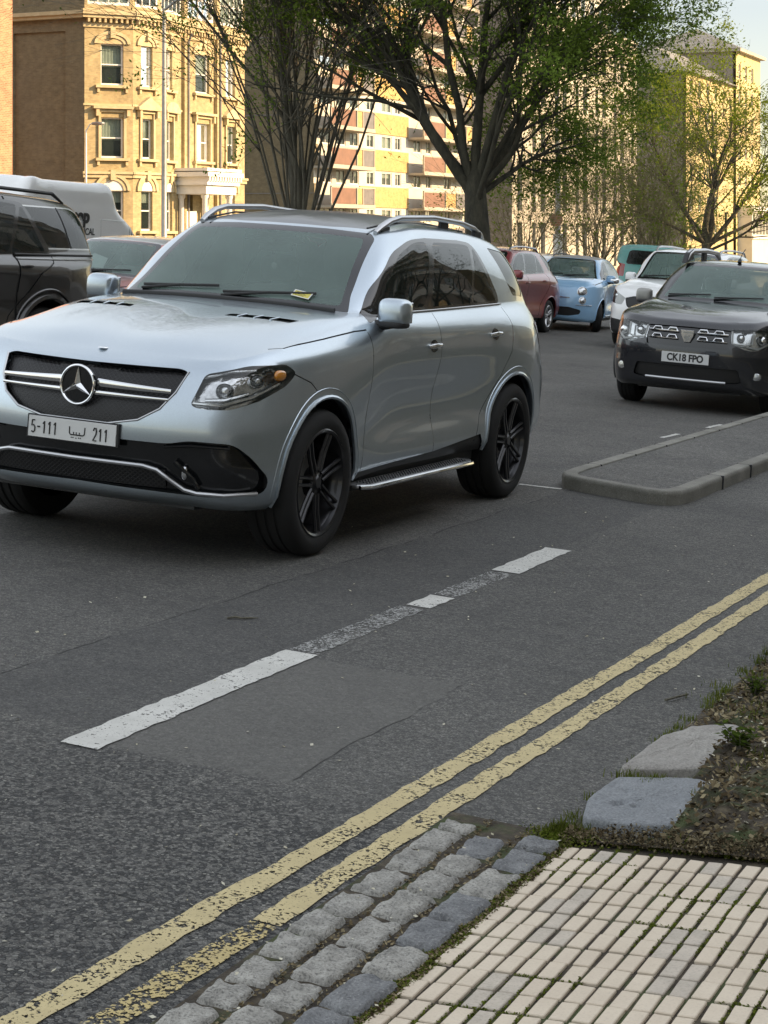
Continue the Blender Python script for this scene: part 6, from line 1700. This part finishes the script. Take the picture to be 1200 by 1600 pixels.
# ---- cream modern building
XC = -49.0; y0, y1 = yat(XC, 800), yat(XC, 995); cg = base(-49, 150).z
cr = empty('cream_building', B @ Matrix.Translation((XC, y0, cg)), 'cream rendered modern building with tall narrow windows and a roof terrace slab', 'building')
lv = [(-1.2, 2.8), (3.5, 7.6), (8.3, 11.4), (12.0, 14.6), (15.6, 18.2)]
H = []
for (a, b) in lv:
    s = 1.2; k = 0
    while s < y1-y0-1.2:
        w = .8 if k % 2 else 1.1; H.append((s, s+w, a+.2, b)); s += w+(1.2 if k % 2 else 2.4); k += 1
m, pt, e, nr, L = wall((XC, y0), (XC, y1), cg-1, 19.6, H, .3); bpart(m, 'wall', M_cream, cr)
for k, h in enumerate(H): window(cr, pt, h, .3, False, 0, mat=M_slate, fr=.06, mull=1, seed=k)
m, pt, e, nr, L = wall((XC-14, y0), (XC, y0), cg-1, 19.6, [(10.1, 11.3, 1.4, 3.0)], .3); bpart(m, 'wall', M_gbrick, cr); window(cr, pt, (10.1, 11.3, 1.4, 3.0), .3, False, 0, mat=M_slate, fr=.06)
m = MB(); m.box((XC-14, y0+.4, cg-1), (XC-.5, y1, 19.5)); bpart(m, 'core', M_cream, cr)
m = MB(); m.box((XC-14.2, y0-.1, 19.6), (XC+.15, y1+.1, 19.9)); bpart(m, 'parapet', M_cream, cr)
m = MB(); m.box((XC-12, y0+1, 19.9), (XC-1.0, y1-6, 29)); pb = bpart(m, 'penthouse', M_wrend, cr)
m = MB()
for z in (22.6, 25.6): m.box((XC-3, y1-6, z), (XC+.2, y1-1.5, z+.25)); m.box((XC-3, y1-1.6, z+.25), (XC+.2, y1-1.5, z+1.2)); m.box((XC+.1, y1-6, z+.25), (XC+.2, y1-1.6, z+1.2))
bpart(m, 'terrace', M_wrend, cr)
for yy in np.arange(y0+2, y1-7, 2.6):
    for z in (20.6, 23.6, 26.6): m = MB(); m.box((XC-1.02, yy, z), (XC-.98, yy+1.1, z+1.9)); bpart(m, 'window', M_pglass, cr)
# ---- hip-roofed yellow block at the end
XT = -49.0; yb0, yb1, yb2 = yat(XT, 1072), yat(XT, 1146), yat(XT, 1184); tg = base(-49, 200).z
tr_ = empty('hip_roofed_block', B @ Matrix.Translation((XT, yb0, tg)), 'yellow rendered block with grey hipped roofs and white bay, furthest along the street', 'apartment block')
def hip(m, x0, x1, ya_, yb_, z, h, ov=.5):
    x0 -= ov; x1 += ov; ya_ -= ov; yb_ += ov; w = (x1-x0)/2; d = min(w, (yb_-ya_)/2); cx = (x0+x1)/2
    if (yb_-ya_) > (x1-x0): A, C = (cx, ya_+d, z+h), (cx, yb_-d, z+h)
    else: cy = (ya_+yb_)/2; A, C = (x0+d, cy, z+h), (x1-d, cy, z+h)
    V = [(x0, ya_, z), (x1, ya_, z), (x1, yb_, z), (x0, yb_, z), A, C]
    m.add(V, [(0, 1, 4), (1, 2, 5, 4), (2, 3, 5), (3, 0, 4, 5), (0, 3, 2, 1)] if (yb_-ya_) > (x1-x0) else [(0, 1, 5, 4), (1, 2, 5), (2, 3, 4, 5), (3, 0, 4), (0, 3, 2, 1)])
H = [(s, s+1.2, z, z+1.7) for s in (1.5, 5.0, 8.5, 12.0) for z in (1.2, 4.3, 7.4, 10.5, 13.6, 16.4)]
H = [h for h in H if h[1] < yb1-yb0-.5]
m, pt, e, nr, L = wall((XT, yb0), (XT, yb1), tg-1, 18.6, H, .2); bpart(m, 'wall', M_yrend, tr_)
for k, h in enumerate(H): window(tr_, pt, h, .2, True, 0, fr=.08)
m = MB(); m.box((XT-9, yb0, tg-1), (XT-.4, yb1, 18.6)); bpart(m, 'wall', M_gbrick, tr_)
m = MB(); hip(m, XT-9, XT, yb0, yb1, 18.6, 3.2); bpart(m, 'roof', M_slate, tr_)
H = [(s, s+1.1, z, z+1.7) for s in (1.2, 4.4, 7.6) for z in (7.4, 10.5, 13.6, 16.6, 19.6)]; H = [h for h in H if h[1] < yb2-yb1-.3]
m, pt, e, nr, L = wall((XT+.3, yb1), (XT+.3, yb2), tg-1, 22.6, H, .2); bpart(m, 'wall', M_yrend, tr_)
for k, h in enumerate(H): window(tr_, pt, h, .2, True, 0, fr=.08)
m = MB(); m.box((XT-12, yb1, tg-1), (XT-.1, yb2, 22.6)); bpart(m, 'wall', M_gbrick, tr_)
m = MB(); m.box((XT-12.3, yb1-.4, 22.6), (XT+.9, yb2+.4, 22.95)); bpart(m, 'cornice', M_cream, tr_)
m = MB(); hip(m, XT-12, XT+.4, yb1, yb2, 22.95, 3.1); bpart(m, 'roof', M_slate, tr_)
m = MB(); m.box((XT+.3, yb1+1, tg-1), (XT+1.9, yb2-.6, 5.2)); bpart(m, 'bay', M_wrend, tr_)
for k in range(6): m = MB(); a = yb1+1.4+k*(yb2-yb1-2.4)/6; m.box((XT+1.9, a, 1.9), (XT+1.94, a+(yb2-yb1-2.4)/6-.5, 4.4)); bpart(m, 'window', M_pglass, tr_)
m = MB(); m.box((XT+1.85, yb1+.8, 1.4), (XT+2.1, yb2-.4, 1.75)); m.box((XT+1.85, yb1+.8, 4.6), (XT+2.2, yb2-.4, 4.9)); bpart(m, 'bay_sill', M_wpaint, tr_)
# ---- the tall block across the pavement, behind the viewer: it shades the road and shows in the car windows
bg_ = base(16, 20).z
br_ = empty('brown_flats', B @ Matrix.Translation((15, 20, bg_)), 'tall brown flats with white balcony bands on the near side, out of the picture', 'apartment block')
m = MB(); m.box((15, -45, bg_-1), (27, 68, 20.5)); bpart(m, 'wall', M_gbrick, br_)
m = MB()
for f in range(6):
    for k in range(26): y = -44+k*4.2; m.box((13.9, y, 3.0+f*3.0), (14.99, y+2.9, 3.15+f*3.0)); m.box((13.9, y, 3.15+f*3), (13.96, y+2.9, 4.0+f*3))
b_ = bpart(m, 'balcony', M_wrend, br_); b_['kind'] = 'stuff'
m = MB()
for f in range(6):
    for k in range(26): y = -44+k*4.2; m.box((14.97, y+.3, 3.3+f*3), (14.985, y+2.5, 5.1+f*3))
b_ = bpart(m, 'window', M_pglass, br_); b_['kind'] = 'stuff'
b2 = empty('reflection_flats', B @ Matrix.Translation((16, 110, base(16, 110).z)), 'lower brown flats farther along the near side, out of the picture', 'apartment block')  # unseen block added to darken the horizon mirrored in the car sides
m = MB(); m.box((14, 70, base(16, 110).z-1), (27, 190, 11.0)); bpart(m, 'wall', M_bbrick, b2)
m = MB()
for f in range(3):
    for k in range(28): y = 71+k*4.2; m.box((13.97, y+.3, 1.0+f*3), (13.985, y+2.5, 2.8+f*3))
b_ = bpart(m, 'window', M_pglass, b2); b_['kind'] = 'stuff'
# front garden walls and hedge in front of the villas
def lowwall(y0, y1, x, h, lab):
    z = base(x, (y0+y1)/2).z; m = MB(); m.box((x-.12, y0, z-.8), (x+.12, y1, z+h)); m.box((x-.17, y0-.03, z+h+.002), (x+.17, y1+.03, z+h+.10)); o = m.build('garden_wall', M_ystone, mw=B); meta(o, lab, 'wall')
lowwall(67, 80.2, -43, 1.1, 'low buff garden wall in front of the rounded bay'); lowwall(83.6, 98, -43, 1.1, 'low buff garden wall right of the white porch')
# ------------------------------------------------------------------ trees
def tree(name, x, y, lab, seed, H=11, r0=.3, fork=2.2, limbs=7, a0=.15, a1=.75, spread=1.0, lv=4, leaves=9000, lmat=None, bmat=None, leafsize=.06, tw=(0, 0), lmin=0.0, dens=(5, 5, 4), fine=1.0, lean=None, curl=.35, group='street trees along the middle of the road', clump=.28, wob=1.0):
    rg = random.Random(seed); nr = np.random.default_rng(seed); b = base(x, y)
    root = empty(name, B @ Matrix.Translation((x, y, b.z+.05)) , lab, 'tree' if H > 5 else 'shrub', group)
    m = MB(); tips = []
    def branch(p, d, r, L, level, n=6):
        pts = [p]; rs = [r]; dd = d.copy(); kids = []
        for i in range(n):
            w = Vector((rg.gauss(0, 1), rg.gauss(0, 1), rg.gauss(0, .5)))*.12*wob*(1+level*.35)
            dd = (dd+w+Vector((0, 0, curl*(.25 if level else .5)))/n*1.6).normalized()
            p = p+dd*L/n; pts.append(p); rs.append(max(.0035, r*max(.12, (1-(i+1)/n)**.85*.9+.1)))
            kids.append((p, dd.copy(), rs[-1], (i+1)/n))
        m.tube(pts, rs, 8 if level == 0 else (6 if level == 1 else (4 if level < lv-1 else 3)), False)
        if level >= lv-1:
            for k in kids[1:]: tips.append((k[0], k[1]))
            return
        cnt = dens[min(level, len(dens)-1)]
        for k in range(cnt):
            t = rg.uniform(.22, 1.0); i = min(n-1, int(t*n)); q, qd, qr, _ = kids[i]
            ax = Vector((rg.gauss(0, 1), rg.gauss(0, 1), rg.gauss(0, .4))); ax = (ax-qd*ax.dot(qd)).normalized()
            ang = rg.uniform(.35, .85)
            branch(q, (qd*math.cos(ang)+ax*math.sin(ang)).normalized(), max(.004, qr*rg.uniform(.5, .75)), L*rg.uniform(.42, .68)*(1.15-t*.4), level+1, 5 if level < lv-2 else 4)
    # trunk
    zf = fork; pts = [Vector((0, 0, -.25)), Vector((0, 0, .15)), Vector((tw[0]*.4, tw[1]*.4, zf*.55)), Vector((tw[0], tw[1], zf))]
    if r0 > .06: m.tube(pts+[pts[-1]+Vector((0, 0, .35))], [r0*1.4, r0*1.08, r0*.88, r0*.70, r0*.25], 12, False)
    spec = lean or []
    for k in range(limbs):
        if k < len(spec): az_, an, rr, LL = spec[k]
        else: az_ = 2.4*k+rg.uniform(-.4, .4); an = rg.uniform(a0, a1); rr = rg.uniform(.28, .48)*r0; LL = rg.uniform(.75, 1.0)*(H-fork)*.92
        d = Vector((math.cos(az_)*math.sin(an), math.sin(az_)*math.sin(an), math.cos(an)))
        st = Vector((0, 0, rg.uniform(.1, .75)*min(1, zf*.4))); d0 = (d+Vector((0, 0, 1.3))).normalized(); branch(pts[-1]-st, (d*.8+d0*.2).normalized(), rr, LL*spread, 0, 9)
    m.build('trunk', bmat or M_bark, root, smooth=True, fixn=False)
    if leaves and tips:
        T = np.array([t[0][:] for t in tips]); T = T[T[:, 2] > lmin]
        # leaves come in clumps: some twigs carry many, others none
        wgt = nr.random(len(T))**2.2; ph = np.sin(T[:, 0]*1.9+seed)*np.cos(T[:, 1]*1.7)*np.sin(T[:, 2]*1.6+1.3); wgt *= np.clip(.55+ph, .05, 1.6); wgt /= wgt.sum()
        ix = nr.choice(len(T), leaves, p=wgt); P = T[ix]+nr.normal(0, clump*.5, (leaves, 3))*np.array([1, 1, .7])
        s = leafsize*nr.uniform(.55, 1.35, leaves); u = nr.normal(size=(leaves, 3)); u /= np.linalg.norm(u, axis=1)[:, None]; v = nr.normal(size=(leaves, 3)); v -= (v*u).sum(1)[:, None]*u; v /= np.linalg.norm(v, axis=1)[:, None]
        c = [P-u*s[:, None], P-v*s[:, None]*.5, P+u*s[:, None], P+v*s[:, None]*.5]; V = np.stack(c, 1).reshape(-1, 3)
        me = bpy.data.meshes.new('crown'); me.vertices.add(4*leaves); me.vertices.foreach_set('co', V.ravel()); me.loops.add(4*leaves); me.loops.foreach_set('vertex_index', np.arange(4*leaves)); me.polygons.add(leaves)
        me.polygons.foreach_set('loop_start', np.arange(0, 4*leaves, 4)); me.update(calc_edges=True); me.validate(); me.materials.append(lmat or M_leaf); link('crown', me, root)
    return root
# azimuths are in the plumb frame: x towards the near kerb, y away down the street; picture-right is about (.91, .41)
PR = math.atan2(.41, .91)
tree('elm_tree', -18.0, 35.7, 'elm with many bare upright stems fanning out above the silver suv roof', 21, H=12, r0=.10, fork=.8, limbs=26, a0=.02, a1=.50, lv=4, leaves=9000, lmat=M_leafd, leafsize=.042, dens=(13, 7, 4), curl=.16, wob=.6, lean=[(0, .04, .13, 10), (2.2, .12, .09, 10)], tw=(.0, 0), lmin=3.0, bmat=M_bark2)
tree('elm_tree', -13.35, 34.6, 'spreading green elm with a stout dark forked trunk, right of the silver suv roof', 8, H=11, r0=.30, fork=2.75, limbs=12, a0=.12, a1=1.0, lv=4, leaves=150000, leafsize=.040, dens=(15, 7, 5), curl=.18, wob=.85, tw=(-.10, -.05),
     lean=[(PR+math.pi, .80, .115, 4.6), (PR+math.pi-.25, .42, .085, 7.0), (PR+math.pi+.5, .12, .10, 8), (PR, .20, .10, 8), (PR+.1, .58, .075, 4.6), (PR-.2, .95, .08, 3.5), (PR+.6, 1.1, .07, 3.3), (PR+2.3, .7, .07, 5), (PR-1.4, .8, .07, 5)])
tree('elm_tree', -17.4, 68.9, 'open-crowned yellow-green tree in front of the hip-roofed block', 33, H=9.8, r0=.24, fork=2.4, limbs=9, a0=.1, a1=1.1, lv=4, leaves=34000, lmat=M_leafy, leafsize=.055, dens=(13, 7, 4), curl=.25,
     lean=[(PR, .12, .14, 6.6), (PR+math.pi, .5, .10, 5.6), (PR+math.pi, 1.05, .08, 4.0), (PR, .75, .10, 5.0), (PR, 1.2, .08, 4.6), (PR+math.pi+.4, .80, .08, 4.6), (PR+.8, .5, .09, 5.6), (PR-.8, .6, .08, 5), (PR, 1.4, .06, 4.2)])
def shrub(x, y, lab, seed, H=4.5, n=14, lm=M_leafy, bm_=M_barky, lv=3, leaves=1500, rad_=.8):
    tree('shrub', x, y, lab, seed, H=H, r0=.055, fork=.05, limbs=n, a0=.05, a1=.55, lv=lv, leaves=leaves, lmat=lm, bmat=bm_, leafsize=.05, dens=(8, 6), curl=.1, group='bare multi-stemmed shrubs in the median', clump=.3)
shrub(-18.2, 51.0, 'ochre-stemmed bare shrub just right of the dark elm trunk', 41, 4.6, 16)
shrub(-16.9, 53.5, 'tallest ochre-stemmed bare shrub, beside the grey lamp column', 42, 5.2, 20)
shrub(-15.4, 54.5, 'ochre-stemmed bare shrub furthest right, in front of the cream building', 43, 4.6, 18)
shrub(-19.6, 72.5, 'green leafy many-stemmed shrub left of the yellow-green tree trunk', 44, 4.6, 18, M_leaf, M_bark2, 3, 7000)
shrub(-41, 75.0, 'small green bush below the rounded bay of the villa', 45, 2.6, 10, M_leafd, M_bark2, 3, 2500)
# ------------------------------------------------------------------ poles and signs
def pole(name, x, y, h, r, lab, mat=M_post, arm=None, group=None):
    b = base(x, y); root = empty(name, B @ Matrix.Translation((x, y, b.z)), lab, 'lamp post' if 'lamp' in name else 'post', group)
    m = MB(); m.lathe([(r*1.9, 0), (r*1.9, 1.1), (r*1.15, 1.2), (r, h*.5), (r*.7, h), (0, h)], 14, 'z'); m.build('column', mat, root, smooth='auto')
    if arm:
        m = MB(); m.tube([(0, 0, h-.05), (arm[0]*.4, arm[1]*.4, h+.25), (arm[0], arm[1], h+.3)], r*.55, 8); m.build('arm', mat, root, smooth='auto')
        m = MB(); sell(m, (arm[0]*1.25, arm[1]*1.25, h+.28), (.32, .16, .08), .6, 8, 14); o = m.build('lamp_head', M_post, root, smooth='auto')
    return root
pole('street_lamp', -31.0, 51.8, 9.5, .085, 'tall grey lamp post in front of the villa bay', arm=(1.2, 0))
sp = pole('street_lamp', -19.3, 57.0, 8.5, .085, 'grey lamp column with round sign and white sleeve among the bare shrubs', arm=(1.2, 0))
m = MB(); m.lathe([(0, -.02), (.22, -.02), (.22, .0), (.0, .0)], 20, 'y', (0, -.14, 2.75)); m.build('round_sign', M_rbrick, sp)
m = MB(); m.lathe([(.155, .6), (.158, 2.3)], 14, 'z'); m.build('white_sleeve', M_wpaint, sp, smooth='auto')
pole('iron_post', -17.9, 74.1, 3.6, .07, 'thin dark iron post right of the yellow-green tree trunk', M_blk)
pole('slim_lamp_post', -46.6, 71.0, 7.4, .05, 'slim pale post with bracket at the corner of the villa side wall', M_wpaint, arm=(.45, .1))
b = base(-14.4, 76.5)

# two bare trees on the near pavement, out of the picture but mirrored in the cars
tree('pavement_tree', 5.5, 33, 'bare tree on the near pavement, out of the picture', 61, H=11, r0=.2, fork=2.0, limbs=9, a0=.1, a1=.7, lv=3, leaves=6000, lmat=M_leafd, dens=(12, 7), group='bare trees on the near pavement')
tree('pavement_tree', 6.0, 22, 'bare tree on the near pavement, nearer, out of the picture', 62, H=10, r0=.2, fork=2.0, limbs=9, a0=.1, a1=.8, lv=3, leaves=5000, lmat=M_leafd, dens=(12, 7), group='bare trees on the near pavement')
